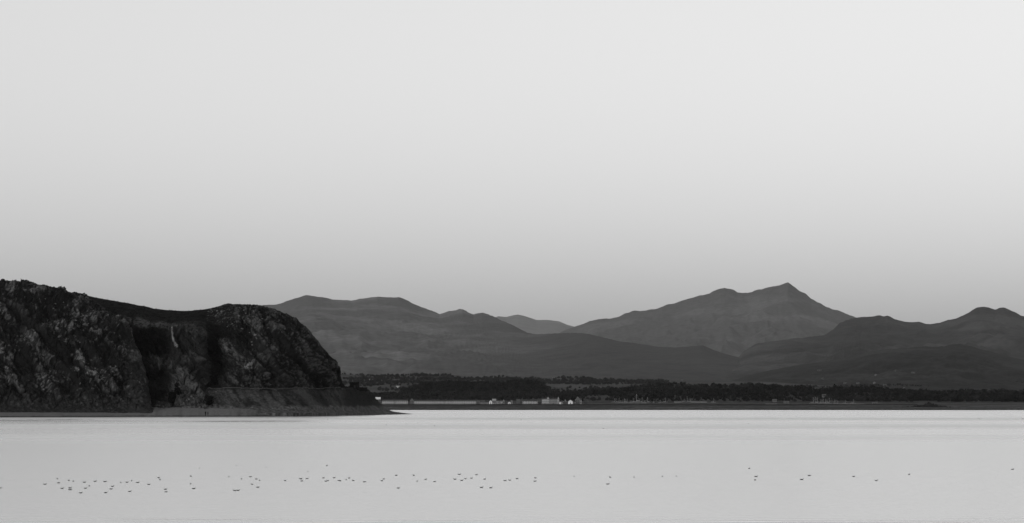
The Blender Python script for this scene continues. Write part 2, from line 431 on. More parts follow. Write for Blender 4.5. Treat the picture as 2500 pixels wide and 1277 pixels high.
WOOD = [(700, 965), (880, 964), (930, 964), (1000, 962), (1100, 962), (1200, 960), (1300, 959), (1400, 959), (1460, 956), (1500, 952), (1528, 948), (1547, 944), (1600, 940), (1650, 938), (1668, 940), (1683, 945), (1709, 942), (1746, 942),
        (1755, 945), (1792, 943), (1847, 940), (1893, 943), (1957, 950), (1994, 956), (2040, 953), (2058, 951), (2132, 949), (2187, 953), (2224, 958), (2316, 958), (2390, 961), (2445, 958), (2500, 957), (2800, 955)]
range_loft('shore_hills', WOOD, 3720, 3320, 983, 900, 50, M['low'], 91, 0.03, 0.9, 2.0, attrs={'field': lambda X, Y, Z: smooth(fbm(X / 40, Y / 60, 0, 3, 63), 0.25, 0.6) * 0.5 * smooth(-X, -150, 60)},
           label='low bank along the far shore under the woods', bvh=True)

# ------------------------------------------------------------------ far foreshore, sea wall, village ground
n = 900
px = np.linspace(640, 2860, n)
wl = 1001.2 + 0.13 * fbm(px / 70, 0, 0, 3, 5)
wl = wl + 0.3 * smooth(px, 2000, 2300)
Yw = F * EYE / (wl - HY)
s = np.linspace(0, 1, 14)
Yb = 3172.0
X = ((px - HX) / F)[:, None] * (Yw[:, None] + (Yb - Yw[:, None]) * s[None, :])
Y = Yw[:, None] + (Yb - Yw[:, None]) * s[None, :]
Z = -0.05 + 5.3 * (s[None, :] ** 0.85) + 0.18 * fbm(X / 9, Y / 3, 0, 4, 6) * np.sin(np.pi * np.clip(s, 0, 1))[None, :]
X = np.concatenate([X[:, :1], X], 1); Y = np.concatenate([Y[:, :1] - 3, Y], 1); Z = np.concatenate([np.full((n, 1), -2.5), Z], 1)
V = np.stack([X, Y, Z], -1)
sand = smooth(fbm(X / 60, Y / 10, 0, 3, 8) + 0.6 * smooth(X, 470, 520), 0.0, 0.7)
link('beach', mesh_np('far_beach', V, grid_faces(n, V.shape[1]), M['shore'], True, {'sand': sand}), kind='structure', label='dark shingle foreshore below the village')

gx = np.linspace(640, 2860, 300); gy = np.array([3171.5, 3185, 3230, 3290, 3345, 3420])
gz = np.array([5.6, 6.35, 6.6, 7.4, 8.6, 9.5])
X = ((gx - HX) / F)[:, None] * gy[None, :]
V = np.stack([X, np.broadcast_to(gy, X.shape), np.broadcast_to(gz, X.shape)], -1)
f = grid_faces(300, 6)
link('ground', mesh_np('village_ground', V, f, M['low'], True, {'field': X * 0 + 0.15}), kind='structure', label='level ground that the village and boatyard stand on')
add_bvh('village_ground', V, f)
w = MB(); xs = np.linspace(640, 2240, 41)
prof = [(3170.6, 4.0), (3171.1, 6.6), (3171.9, 6.6), (3171.95, 4.0)]
sv = []
for p_ in xs:
    for (yy, zz) in prof: sv.append(((p_ - HX) / F * yy, yy, zz + 0.06 * math.sin(p_ * 0.7)))
link('sea_wall', mesh_np('sea_wall', sv, grid_faces(41, 4), M['seawall'], False), label='long low dark sea wall between the foreshore and the village', category='wall')

# ------------------------------------------------------------------ the headland
def loft(cols, nx, nv, sig=5.0, crest_sig=2.0):
    """surface through key columns: each (photo column, [(row, distance) from foot to crest])"""
    cp = np.array([c[0] for c in cols], float)
    K = len(cols[0][1])
    px = np.linspace(cp[0], cp[-1], nx)
    dpx = px[1] - px[0]
    PY = np.zeros((nx, K)); YY = np.zeros((nx, K))
    for k in range(K):
        sg = (crest_sig if k == K - 1 else sig) / dpx
        PY[:, k] = gsmooth(np.interp(px, cp, [c[1][k][0] for c in cols]), sg)
        YY[:, k] = gsmooth(np.interp(px, cp, [c[1][k][1] for c in cols]), sig / dpx)
    return px, PY, YY

def catmull(A, t):
    """A (n,K) control values, t in 0..K-1 -> (n,len(t))"""
    K = A.shape[1]
    i = np.clip(np.floor(t).astype(int), 0, K - 2); f = (t - i)[None, :]
    g = lambda j: A[:, np.clip(j, 0, K - 1)]
    p0, p1, p2, p3 = g(i - 1), g(i), g(i + 1), g(i + 2)
    m1 = (p2 - p0) / 2; m2 = (p3 - p1) / 2
    d = p2 - p1
    # keep monotone
    m1 = np.where(m1 * d <= 0, 0, np.sign(m1) * np.minimum(np.abs(m1), 2 * np.abs(d)))
    m2 = np.where(m2 * d <= 0, 0, np.sign(m2) * np.minimum(np.abs(m2), 2 * np.abs(d)))
    return (2*f**3 - 3*f**2 + 1) * p1 + (f**3 - 2*f**2 + f) * m1 + (-2*f**3 + 3*f**2) * p2 + (f**3 - f**2) * m2

def normals(V):
    du = np.gradient(V, axis=0); dv = np.gradient(V, axis=1)
    nn = np.cross(du, dv)
    nn /= np.linalg.norm(nn, axis=-1, keepdims=True) + 1e-9
    nn[nn[..., 1] > 0.3] *= 1
    return nn

def segdist(px, py, pts):
    """distance in photo pixels from each vertex to a polyline, and the side"""
    best = np.full(px.shape, 1e9); side = np.zeros(px.shape)
    for (ax, ay), (bx, by) in zip(pts[:-1], pts[1:]):
        dx, dy = bx - ax, by - ay
        t = np.clip(((px - ax) * dx + (py - ay) * dy) / (dx*dx + dy*dy), 0, 1)
        ex, ey = px - (ax + t * dx), py - (ay + t * dy)
        d = np.hypot(ex, ey)
        sd = (px - ax) * dy - (py - ay) * dx
        side = np.where(d < best, np.sign(sd), side); best = np.minimum(best, d)
    return best, side

def blob(px, py, cx, cy, rx, ry, ang=0.0, soft=0.35):
    c, s_ = math.cos(ang), math.sin(ang)
    u = ((px - cx) * c + (py - cy) * s_) / rx; v = (-(px - cx) * s_ + (py - cy) * c) / ry
    return 1 - smooth(np.sqrt(u*u + v*v), 1 - soft, 1 + soft)

def build_cliff(name, cols, nx, nv, seed, paint, smooth_band=None, back=60.0, label='', crest_sig=2.0, sig=5.0, ridges=()):
    px, PY, YY = loft(cols, nx, nv, sig, crest_sig)
    K = PY.shape[1]
    t = np.linspace(0, K - 1, nv)
    py = catmull(PY, t); Y = catmull(YY, t)
    X = (px - HX)[:, None] * Y / F
    Z = EYE + (HY - py) * Y / F
    V = np.stack([X, Y, Z], -1)
    pxg = np.broadcast_to(px[:, None], py.shape)
    N = normals(V)
    if N[nx // 2, nv // 2, 1] > 0: N = -N
    # bedding planes dip down towards the sea
    ang = math.radians(46)
    a_ = X * math.cos(ang) - Z * math.sin(ang)          # along the dip
    b_ = X * math.sin(ang) + Z * math.cos(ang)          # across it
    warp = 2.2 * fbm(X / 22, Y / 22, Z / 22, 3, seed + 40)
    big = fbm(X / 16, Y / 20, Z / 16, 4, seed) * 1.7
    strata = -np.abs(fbm(a_ / 17, (b_ + warp) / 3.4, Y / 14, 4, seed + 3)) * 2.2
    blocky = np.abs(fbm(X / 2.2, Y / 2.2, Z / 2.2, 4, seed + 7, 0.6)) * 0.8
    fine = fbm(X / 0.8, Y / 0.8, Z / 0.8, 2, seed + 11, 0.7) * 0.22
    w1 = 1.1 * fbm(X / 5, Y / 5, Z / 5, 3, seed + 51); w2 = 0.9 * fbm(X / 4, Y / 4, Z / 4, 3, seed + 52)
    ton1, gap1 = cells((a_ + w1) / 6.5, (b_ + w2 + 0.5 * warp) / 2.3, seed + 53)
    ton2, gap2 = cells((a_ + w1) / 2.4, (b_ + w2) / 1.0, seed + 54)
    slab = 0.85 * ton1 - 0.9 * (1 - smooth(gap1, 0, 0.16)) + 0.35 * ton2 - 0.4 * (1 - smooth(gap2, 0, 0.2))
    soft = np.zeros_like(X)
    if name == 'headland':                                # grassy apron below the path and heather ridge behind the quarry carry no slabs
        soft = np.maximum(smooth(py, 946, 956) * smooth(pxg, 500, 525), (1 - smooth(py, 790, 812)) * (1 - smooth(pxg, 540, 600)))
        soft = np.maximum(soft, (1 - smooth(py, 806, 836)) * (1 - smooth(pxg, 505, 545)) * smooth(pxg, 490, 505))
    slab = slab * (1 - 0.9 * soft)
    tt = t[None, :] / (K - 1)
    env = smooth(tt, 0.01, 0.14) * np.ones_like(X)
    if smooth_band is not None: env = env * (1 - smooth_band(pxg, py, t[None, :] * np.ones_like(X)))
    edge = 1 - 0.75 * smooth(tt, 0.90, 1.0)
    taper = np.minimum(1, np.maximum(Z, 0.0) / 9.0 + 0.03)
    D = (big + 0.6 * strata + slab + 0.8) * edge * (1 - 0.45 * soft) + (0.6 * blocky + fine) * (1 - 0.6 * soft) * (1 - 0.8 * smooth(tt, 0.93, 1.0))
    for pts, wd, amp in ridges:
        d, sd = segdist(pxg, py, pts)
        D = D + amp * np.exp(-(d / wd) ** 2) * (sd > 0) + amp * np.exp(-(d / (wd * 0.35)) ** 2) * (sd <= 0)
    D = D * env * taper * (1 - 0.8 * smooth(pxg, 832, 846) * (name == 'headland'))
    V = V + N * D[..., None]
    V[:, 0, 2] -= 2.0
    A = paint(pxg, py, X, Y, Z, (ton1, gap1, ton2, gap2), D)
    crack = (1 - 0.75 * (1 - smooth(gap1, 0.02, 0.12))) * (1 - 0.6 * (1 - smooth(gap2, 0.02, 0.16)))     # rock and pale tones fade to the dark base along the joints
    crack = crack + (1 - crack) * soft
    A['rock'] = A['rock'] * crack; A['pale'] = A['pale'] * (0.4 + 0.6 * crack)
    # rear slope
    cx = V[:, -1, :]
    extra = []
    for k, (dy, fz) in enumerate(((0.12, 0.97), (0.35, 0.82), (0.65, 0.5), (1.0, 0.0))):
        q = cx.copy(); q[:, 1] += back * dy; q[:, 2] = np.where(fz > 0, cx[:, 2] * fz, -3.0)
        extra.append(q[:, None, :])
    V = np.concatenate([V] + extra, 1)
    A = {k: np.concatenate([v] + [v[:, -1:]] * 4, 1) for k, v in A.items()}
    f = grid_faces(nx, V.shape[1])
    me = mesh_np(name, V, f, M['head'], True, A)
    o = link(name, me, kind='structure', label=label)
    BV[name] = BVHTree.FromPolygons([Vector(p) for p in V[::2, ::2].reshape(-1, 3)], [tuple(q) for q in grid_faces(*V[::2, ::2].shape[:2])])
    return o, V, A

def W(py): return (py, water_Y(py))
MAIN = [
 (120, [(1009,1128),(998,1138),(955,1160),(950,1166),(880,1180),(795,1192),(745,1230),(706,1275)]),
 (156, [(1009,1128),(998,1138),(955,1160),(950,1166),(880,1180),(795,1192),(750,1230),(713,1275)]),
 (209, [(1009,1128),(998,1138),(955,1160),(950,1166),(880,1180),(795,1192),(757,1230),(721,1275)]),
 (261, [(1009,1128),(998,1138),(955,1160),(950,1166),(880,1180),(795,1192),(764,1230),(731.5,1275)]),
 (340, [(1009,1128),(996,1140),(950,1158),(940,1163),(880,1178),(792,1190),(770,1230),(746,1272)]),
 (374, [(1009,1128),(996,1141),(955,1156),(925,1166),(872,1178),(796,1190),(776,1233),(753,1271)]),
 (400, [(1009,1128),(996,1142),(960,1155),(915,1167),(868,1178),(800,1189),(780,1235),(756,1270)]),
 (426, [(1009,1128),(996,1142),(955,1152),(908,1164),(868,1176),(804,1188),(781,1235),(758,1269)]),
 (445, [(1009,1128),(996,1142),(950,1150),(903,1162),(865,1178),(808,1187),(782,1235),(758.5,1268)]),
 (474, [(1009,1128),(996,1142),(952,1151),(922,1161),(872,1175),(814,1185),(784,1232),(758,1266)]),
 (495, [(1009,1128),(996,1142),(955,1152),(944,1163),(880,1172),(820,1183),(785,1230),(756,1265)]),
 (508, [(1009,1128),(996,1142),(953,1153),(949,1166),(895,1184),(838,1194),(793,1228),(754,1263)]),
 (525, [(1009,1128),(996,1142),(953,1154),(949,1167),(900,1188),(850,1198),(800,1225),(751,1262)]),
 (554, [(1009,1128),(996,1142),(952,1155),(948,1168),(890,1188),(840,1196),(790,1220),(741.5,1260)]),
 (575, [(1009,1128),(997,1142),(952,1155),(948,1168),(890,1182),(840,1192),(788,1216),(741,1259)]),
 (600, [(1009,1128),(997,1143),(951,1156),(948,1168),(890,1176),(840,1186),(785,1212),(742,1258)]),
 (636, [(1009,1128),(997,1144),(951,1158),(948,1172),(880,1179),(825,1188),(777,1213),(747,1256)]),
 (673, [(1009,1130),(998,1146),(951,1164),(948,1178),(885,1183),(825,1193),(782,1214),(756,1254)]),
 (702, [(1009,1133),(998,1148),(951,1168),(948,1182),(890,1187),(832,1197),(792,1215),(769,1252)]),
 (721, [(1009,1140),(998,1153),(951,1174),(948,1189),(898,1193),(845,1201),(803,1217),(778,1251)]),
 (746, [(1009,1150),(998,1162),(951,1184),(948,1199),(908,1203),(862,1209),(822,1221),(798,1250)]),
 (770, [(1009,1160),(998,1172),(950.5,1196),(948,1211),(918,1215),(882,1220),(846,1230),(824,1252)]),
 (794, [(1009,1172),(998,1186),(950,1211),(948,1225),(929,1229),(905,1234),(876,1242),(854,1257)]),
 (814, [(1009,1190),(998,1204),(949,1231),(947,1243),(936,1246),(920,1250),(898,1256),(880,1265)]),
 (826, [(1009,1202),(998,1216),(948.5,1242),(946.5,1252),(941,1254),(932,1257),(919,1262),(908,1270)]),
 (833, [(1009,1208),(998,1223),(948,1249),(946.3,1257),(945,1259),(943,1262),(940.5,1267),(938,1274)]),
 (840, [(1009,1216),(998,1231),(948.5,1257),(947.0,1264),(946.2,1267),(945.6,1270),(945.2,1275),(944.8,1282)]),
 (880, [(1009,1262),(998,1275),(952,1296),(950,1300),(949,1304),(948.5,1308),(948.2,1313),(948,1320)]),
 (896, [(1009,1283),(998,1297),(957,1313),(953,1317),(951,1321),(950,1325),(949.2,1329),(948.5,1335)]),
 (906, [(1009.5,1290),(1000,1305),(975,1318),(968,1322),(964,1326),(961.5,1330),(960,1334),(959,1340)]),
 (920, [(1010,1305),(1003,1320),(991,1330),(986,1334),(983,1338),(981,1342),(979,1346),(977.5,1350)]),
 (940, [(1010.5,1345),(1007,1360),(1003,1368),(1001,1372),(1000,1376),(999,1380),(998.3,1385),(997.5,1390)]),
 (957, [(1011,1385),(1009,1400),(1007.4,1405),(1006.5,1410),(1005.7,1415),(1005.1,1420),(1004.6,1425),(1004.2,1430)]),
 (985, [(1011.4,1430),(1010.4,1434),(1009.9,1438),(1009.5,1442),(1009.2,1446),(1009.0,1450),(1008.8,1455),(1008.6,1460)]),
 (1001,[(1011.4,1444),(1011.2,1447),(1011.1,1450),(1011.05,1453),(1011.0,1456),(1010.95,1460),(1010.9,1464),(1010.85,1468)]),
]
BUTT = [
 (-330,[(1008,1100),(985,1110),(940,1122),(870,1140),(790,1160),(730,1185),(690,1215),(650,1255)]),
 (-100,[(1007.5,1085),(985,1092),(945,1102),(875,1116),(796,1130),(742,1148),(700,1175),(672,1210)]),
 (0,   [(1007.5,1082),(985,1088),(950,1096),(880,1109),(800,1123),(750,1140),(710,1166),(683,1205)]),
 (29,  [(1007.6,1084),(985,1090),(950,1098),(880,1111),(800,1125),(750,1142),(712,1168),(690,1206)]),
 (72,  [(1007.8,1088),(985,1093),(950,1101),(880,1115),(800,1129),(750,1147),(714,1172),(693,1207)]),
 (116, [(1008,1092),(985,1097),(950,1105),(880,1119),(802,1133),(752,1151),(718,1175),(698,1208)]),
 (156, [(1008.4,1097),(985,1102),(950,1110),(880,1123),(806,1136),(760,1152),(728,1176),(712,1208)]),
 (197, [(1008.8,1101),(985,1106),(950,1113),(882,1126),(814,1139),(768,1152),(738,1174),(719,1206)]),
 (232, [(1009,1104),(985,1109),(950,1116),(888,1127),(828,1140),(785,1150),(758,1170),(741,1195)]),
 (269, [(1009,1107),(985,1112),(952,1119),(895,1129),(842,1140),(803,1150),(777,1164),(761,1182)]),
 (300, [(1009,1110),(986,1115),(955,1121),(903,1130),(855,1140),(817,1150),(789,1160),(772,1172)]),
 (306, [(1009,1111),(986,1115),(956,1121),(905,1130),(860,1140),(825,1149),(798,1158),(781,1170)]),
 (316, [(1009,1112),(987,1116),(960,1122),(915,1131),(880,1140),(850,1148),(827,1157),(811,1168)]),
 (323, [(1009,1113),(988,1117),(963,1122),(925,1131),(893,1140),(868,1147),(850,1155),(838,1166)]),
 (336, [(1009,1114),(990,1118),(970,1124),(940,1132),(915,1140),(896,1146),(881,1153),(870,1163)]),
 (348, [(1009,1115),(992,1119),(978,1125),(955,1132),(936,1139),(920,1145),(908,1151),(899,1158)]),
 (362, [(1009,1116),(1000,1120),(991,1125),(980,1131),(971,1136),(962,1141),(955,1146),(948,1152)]),
 (374, [(1009,1117),(1006,1121),(1003.5,1125),(1001,1129),(999,1133),(997,1137),(995.5,1141),(994,1146)]),
 (380, [(1010,1117),(1009.5,1120),(1009,1124),(1008.7,1127),(1008.4,1130),(1008.2,1133),(1008,1137),(1007.8,1141)]),
]

def paint_main(px, py, X, Y, Z, st, D):
    n1 = fbm(X / 6, Y / 8, Z / 6, 4, 101); n2 = fbm(X / 1.1, Y / 1.2, Z / 0.9, 2, 102, 0.8)
    ang = math.radians(50)
    a_ = X * math.cos(ang) - Z * math.sin(ang); b_ = X * math.sin(ang) + Z * math.cos(ang)
    stk = fbm(a_ / 16, b_ / 1.9, Y / 12, 4, 103)
    vert = fbm(X / 1.1, Y / 4, Z / 14, 3, 104)
    rock = np.zeros_like(X); grass = np.zeros_like(X); pale = np.zeros_like(X)
    # stony top of the round knoll, then streaked flank
    knoll = smooth(px, 520, 600) * (py < 952)
    rock += knoll * smooth(n2 * 0.45 + fbm(X / 0.55, Y / 0.6, Z / 0.5, 2, 105, 0.8) * 0.3 + n1 * 0.35 + stk * 0.55 + 0.3 * st[0] + 0.22 * st[2], -0.10, 0.7) * 0.85
    rock *= 1 - 0.8 * blob(px, py, 540, 805, 45, 38, 0.3, 0.5)
    rock *= 1 - 0.7 * blob(px, py, 525, 900, 28, 46, 0.0, 0.5)
    rock *= 1 - 0.7 * blob(px, py, 632, 850, 52, 9, 0.75, 0.5)
    rock *= 1 - 0.8 * blob(px, py, 668, 912, 62, 11, 0.78, 0.5)
    grass += knoll * smooth(stk + 0.5 * n1, -0.5, 0.6) * 0.6 * smooth(px, 590, 640)
    top = (px > 505) * (px < 640) * (py < 800)
    rock = np.maximum(rock, top * smooth(n2 + 0.5 * n1, 0.45, 0.8))
    # pale slabs in the gully
    d, sd = segdist(px, py, [(546, 834), (556, 852), (575, 866), (590, 880), (600, 894)])
    rock = np.maximum(rock, (1 - smooth(d + 5 * n2 + 4 * n1, 5, 12)) * smooth(n2 + 0.5 * stk, -0.9, 0.1) * 0.9)
    pale = np.maximum(pale, blob(px, py, 563, 852, 17, 8, 0.8, 0.6) * smooth(n2, -0.7, 0.5) * 0.3)
    pale = np.maximum(pale, blob(px, py, 607, 894, 11, 8, -0.4, 0.25) * smooth(n2, -0.5, 0.3) * 0.5)
    rock = np.maximum(rock, blob(px, py, 614, 925, 18, 26, -0.2, 0.5) * 0.65 * smooth(n2, -0.6, 0.4))
    # quarry face: rock lip, dark hollow, streaked wall
    lip = [(333, 787), (370, 797), (410, 801), (430, 806), (465, 810), (495, 819)]
    d, sd = segdist(px, py, lip)
    face = (px > 320) * (px < 500) * (py > 790) * (py < 950)
    rock = np.maximum(rock, (1 - smooth(d + 4 * n1, 4, 12)) * 0.75 * smooth(n2, -0.8, 0.3))
    grass = np.maximum(grass, face * (0.5 + 0.5 * smooth(vert + 0.3 * st[2], -0.3, 0.6)))
    rock = np.maximum(rock, face * 0.28 * smooth(0.5 * st[0] + 0.4 * st[2] + 0.5 * vert, 0.0, 0.7) * smooth(px, 425, 445))
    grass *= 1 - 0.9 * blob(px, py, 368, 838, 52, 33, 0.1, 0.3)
    rock = np.maximum(rock, blob(px, py, 395, 887, 32, 18, 0.0, 0.3) * (0.35 + 0.5 * smooth(vert, -0.2, 0.6)))
    d, sd = segdist(px, py, [(421, 812), (423, 832), (431, 863)])
    pale = np.maximum(pale, (1 - smooth(d + 0.8 * n2, 0.5, 2.0)) * 0.7)
    d, sd = segdist(px, py, [(387, 872), (392, 905)])
    pale = np.maximum(pale, (1 - smooth(d + n2, 0.8, 3.0)) * 0.25)
    # scree cone
    cone = (py > 898) * (1 - smooth(np.abs(px - (446 + (py - 900) * 0.02)) - (py - 893) * 0.72, -8, 6)) * (py < 1000)
    rock = np.maximum(rock, cone * (0.42 + 0.35 * smooth(n1 + n2, -0.4, 0.8)))
    # lower slope
    low = smooth(py, 948, 956) * smooth(px, 495, 520)
    rock = rock * (1 - low) + low * smooth(stk * 0.8 + n2 * 0.3, -0.6, 0.7) * 0.70 * (1 - 0.8 * smooth(px, 800, 850))
    grass = np.maximum(grass, low * 0.55)
    grass = np.maximum(grass, 0.45 * smooth(n1, -0.3, 0.5) * (px > 490) * (py > 830))
    grav = smooth(py + 4 * n1, 988, 997)
    rock = np.maximum(rock, grav * (0.7 + 0.25 * n2)); pale = np.maximum(pale, grav * 0.25 * smooth(n2, -0.3, 0.7))
    pt = smooth(px, 830, 850) * (py < 990)
    rock *= 1 - 0.75 * pt; grass *= 1 - 0.7 * pt
    return {'rock': np.clip(rock, 0, 1), 'grass': np.clip(grass, 0, 1), 'pale': np.clip(pale, 0, 1)}

def paint_butt(px, py, X, Y, Z, st, D):
    n1 = fbm(X / 7, Y / 9, Z / 6, 4, 201); n2 = fbm(X / 1.1, Y / 1.3, Z / 0.8, 2, 202, 0.8)
    ang = math.radians(44)
    a_ = X * math.cos(ang) - Z * math.sin(ang); b_ = X * math.sin(ang) + Z * math.cos(ang)
    stk = fbm(a_ / 12, b_ / 1.7, Y / 10, 4, 203)
    n3 = fbm(X / 0.55, Y / 0.6, Z / 0.5, 2, 205, 0.8)
    q = 0.38 * n2 + 0.3 * n3 + 0.42 * n1 + 0.4 * stk + 0.32 * st[0] + 0.22 * st[2]
    rock = smooth(q, 0.08, 0.62)
    for pts, wd, k in (([( -60, 715), (0, 725), (30, 745), (75, 800), (130, 850), (190, 905)], 12, 0.95),
                       ([(60, 745), (85, 790), (110, 815), (150, 850)], 8, 0.6),
                       ([(170, 835), (215, 865), (260, 850)], 15, 0.85), ([(150, 745), (215, 755), (250, 775)], 5, 0.6),
                       ([(60, 890), (75, 960)], 24, 0.85), ([(0, 935), (20, 990)], 6, 0.3), ([(310, 790), (325, 860), (400, 900)], 2, 0.2)):
        d, sd = segdist(px, py, pts)
        rock *= 1 - k * (1 - smooth(d + 5 * n1, wd * 0.6, wd * 1.4))
    for pts, wd, k in (([(0, 752), (30, 782), (60, 812), (100, 850), (130, 880)], 7, 0.6), ([(10, 730), (40, 748), (75, 790)], 4, 0.5),
                       ([(75, 850), (105, 890)], 15, 0.75), ([(190, 735), (235, 752), (280, 765)], 8, 0.6), ([(122, 870), (140, 892)], 4, 0.8)):
        d, sd = segdist(px, py, pts)
        rock = np.maximum(rock, k * (1 - smooth(d + 6 * n2 + 5 * n1, wd * 0.5, wd * 1.5)) * smooth(n2 + 0.6 * stk, -0.25, 0.5))
    grass = 0.25 + 0.5 * smooth(n1 + 0.4 * stk, -0.2, 0.6)
    base = smooth(py + 8 * n1, 950, 985)
    grass = np.maximum(grass, base * 0.9); rock = np.maximum(rock * (1 - base), base * 0.28 * smooth(n2, -0.4, 0.6))
    right = smooth(px, 295, 330)
    grass = np.maximum(grass, right * 0.9); rock = np.maximum(rock, right * 0.3)
    pale = smooth(n2 + 0.7 * n1, 0.75, 1.2) * 0.35 * rock
    return {'rock': np.clip(rock, 0, 1), 'grass': np.clip(grass, 0, 1), 'pale': np.clip(pale, 0, 1)}

def terrace(px, py, t):
    return 0.85 * np.exp(-((t - 2.5) / 0.65) ** 2) * smooth(px, 495, 515)

R_MAIN = [([(600, 800), (640, 850), (690, 920), (720, 948)], 9, 2.2), ([(650, 790), (700, 850), (760, 920)], 8, 1.6), ([(700, 800), (760, 870), (800, 935)], 8, 1.4),
          ([(570, 815), (610, 870), (650, 915)], 8, 1.8), ([(420, 806), (428, 850), (436, 900)], 7, 1.2), ([(492, 820), (497, 880), (500, 940)], 7, 1.6)]
R_BUTT = [([(-60, 720), (0, 752), (60, 812), (130, 880), (190, 940)], 13, 1.8), ([(10, 728), (45, 750), (110, 830)], 9, 1.5), ([(150, 735), (235, 752), (290, 800)], 9, 1.5),
          ([(120, 760), (180, 810), (240, 880), (270, 950)], 12, 1.8), ([(60, 850), (100, 900), (140, 980)], 12, 2.0), ([(20, 900), (30, 980)], 12, 1.5)]
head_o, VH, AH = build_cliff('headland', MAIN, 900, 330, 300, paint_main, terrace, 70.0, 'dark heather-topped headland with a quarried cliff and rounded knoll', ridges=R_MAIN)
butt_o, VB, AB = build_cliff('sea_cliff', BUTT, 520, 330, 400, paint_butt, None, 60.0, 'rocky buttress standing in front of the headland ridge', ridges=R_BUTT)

# beach round the foot of the cliffs
n = 700
bx = np.linspace(-330, 1003, n)
wrow = np.interp(bx, [-330, 0, 380, 640, 760, 850, 930, 1003], [1019.6, 1018.8, 1017.4, 1017.0, 1016.2, 1014.6, 1012.9, 1011.4]) + 0.15 * fbm(bx / 25, 0, 0, 3, 501)
trow = np.interp(bx, [-330, 0, 250, 370, 380, 560, 700, 830, 900, 940, 960, 1003], [1004.5, 1004.5, 1005.5, 1005.5, 994, 994, 996, 996, 998, 1005, 1009, 1011.25])
tY = np.interp(bx, [-330, 0, 116, 197, 300, 370, 385, 560, 702, 746, 794, 826, 880, 906, 940, 957, 985, 1003], [1104, 1090, 1098, 1107, 1116, 1124, 1146, 1146, 1152, 1166, 1190, 1220, 1279, 1308, 1362, 1402, 1436, 1450])
wY = F * EYE / (wrow - HY)
s = np.linspace(0, 1, 18)
Yg = wY[:, None] + (tY - wY)[:, None] * s[None, :]
zt = EYE + (HY - trow) * tY / F
Zg = -0.02 + (zt[:, None] + 0.02) * s[None, :] ** 0.95
Xg = ((bx - HX) / F)[:, None] * Yg
Zg = Zg + 0.10 * fbm(Xg / 3, Yg / 3, 0, 4, 502) * np.sin(np.pi * s)[None, :] * np.minimum(1, zt)[:, None]
Xg = np.concatenate([Xg[:, :1], Xg], 1); Yg = np.concatenate([Yg[:, :1] - 2, Yg], 1); Zg = np.concatenate([np.full((n, 1), -1.5), Zg], 1)
V = np.stack([Xg, Yg, Zg], -1)
wet = 1 - smooth(Zg + 0.12 * fbm(Xg / 8, Yg / 3, 0, 3, 503), 0.22, 0.5)
wet = np.maximum(wet, 0.45 * smooth(bx + 0 * Zg.T, 540, 620).T * (0.6 + 0.4 * smooth(fbm(Xg / 2, Yg / 2, 0, 3, 504), -0.3, 0.3)))
wet = np.maximum(wet, 0.95 * smooth(bx, 560, 640)[:, None] * (1 - smooth(Zg + 0.15 * fbm(Xg / 1.5, Yg / 1.5, 0, 3, 505), 0.55, 0.95)))
fg = grid_faces(n, V.shape[1])
link('beach', mesh_np('near_beach', V, fg, M['beach'], True, {'wet': wet}), kind='structure', label='narrow grey beach at the foot of the cliffs')
add_bvh('near_beach', V, fg)

# wet sandbars lying in the shallows
def sandbar(px0, px1, row, hgt, label, wob=0.4):
    n = 120
    p = np.linspace(px0, px1, n); u = np.linspace(0, 1, n)
    r = row + wob * np.sin(u * 5)
    env = np.sin(np.pi * u) ** 0.5
    Yc = F * EYE / (r - HY)
    q = np.linspace(-1, 1, 9)
    Yv = Yc[:, None] + q[None, :] * 4.5 * env[:, None]
    Zv = (hgt * (0.75 + 0.25 * fbm(p / 12, 0, 0, 3, 71))[:, None]) * (1 - q[None, :] ** 2) * env[:, None] - 0.02
    Xv = ((p - HX) / F)[:, None] * Yc[:, None] + 0 * Yv
    V = np.stack([Xv, Yv, Zv], -1)
    link('sandbar', mesh_np('sandbar', V, grid_faces(n, 9), M['beach'], True, {'wet': Xv * 0 + 0.9}), kind='structure', label=label)
sandbar(430, 760, 1028.6, 0.16, 'long thin wet sandbar in the shallows off the quarry beach', 0.3)
sandbar(-80, 235, 1025.4, 0.15, 'thin wet sandbar in the shallows off the buttress', 0.6)

# footpath on the terrace
pv = []
pcols = np.linspace(508, 832, 90)
hx = VH[:, 0, 0]
ci = np.clip(((pcols - 120) / (1001 - 120) * (VH.shape[0] - 1)).astype(int), 0, VH.shape[0] - 1)
ti = int(2.35 / 7 * 329)
for c_ in ci:
    p_ = VH[c_, ti]
    pv += [(p_[0], p_[1] - 0.7, p_[2] + 0.22), (p_[0], p_[1] - 0.55, p_[2] + 0.45), (p_[0], p_[1] + 0.9, p_[2] + 0.5), (p_[0], p_[1] + 1.1, p_[2] + 0.2)]
link('path', mesh_np('path', pv, grid_faces(90, 4), M['path'], True), kind='structure', label='pale level path along the terrace under the knoll')

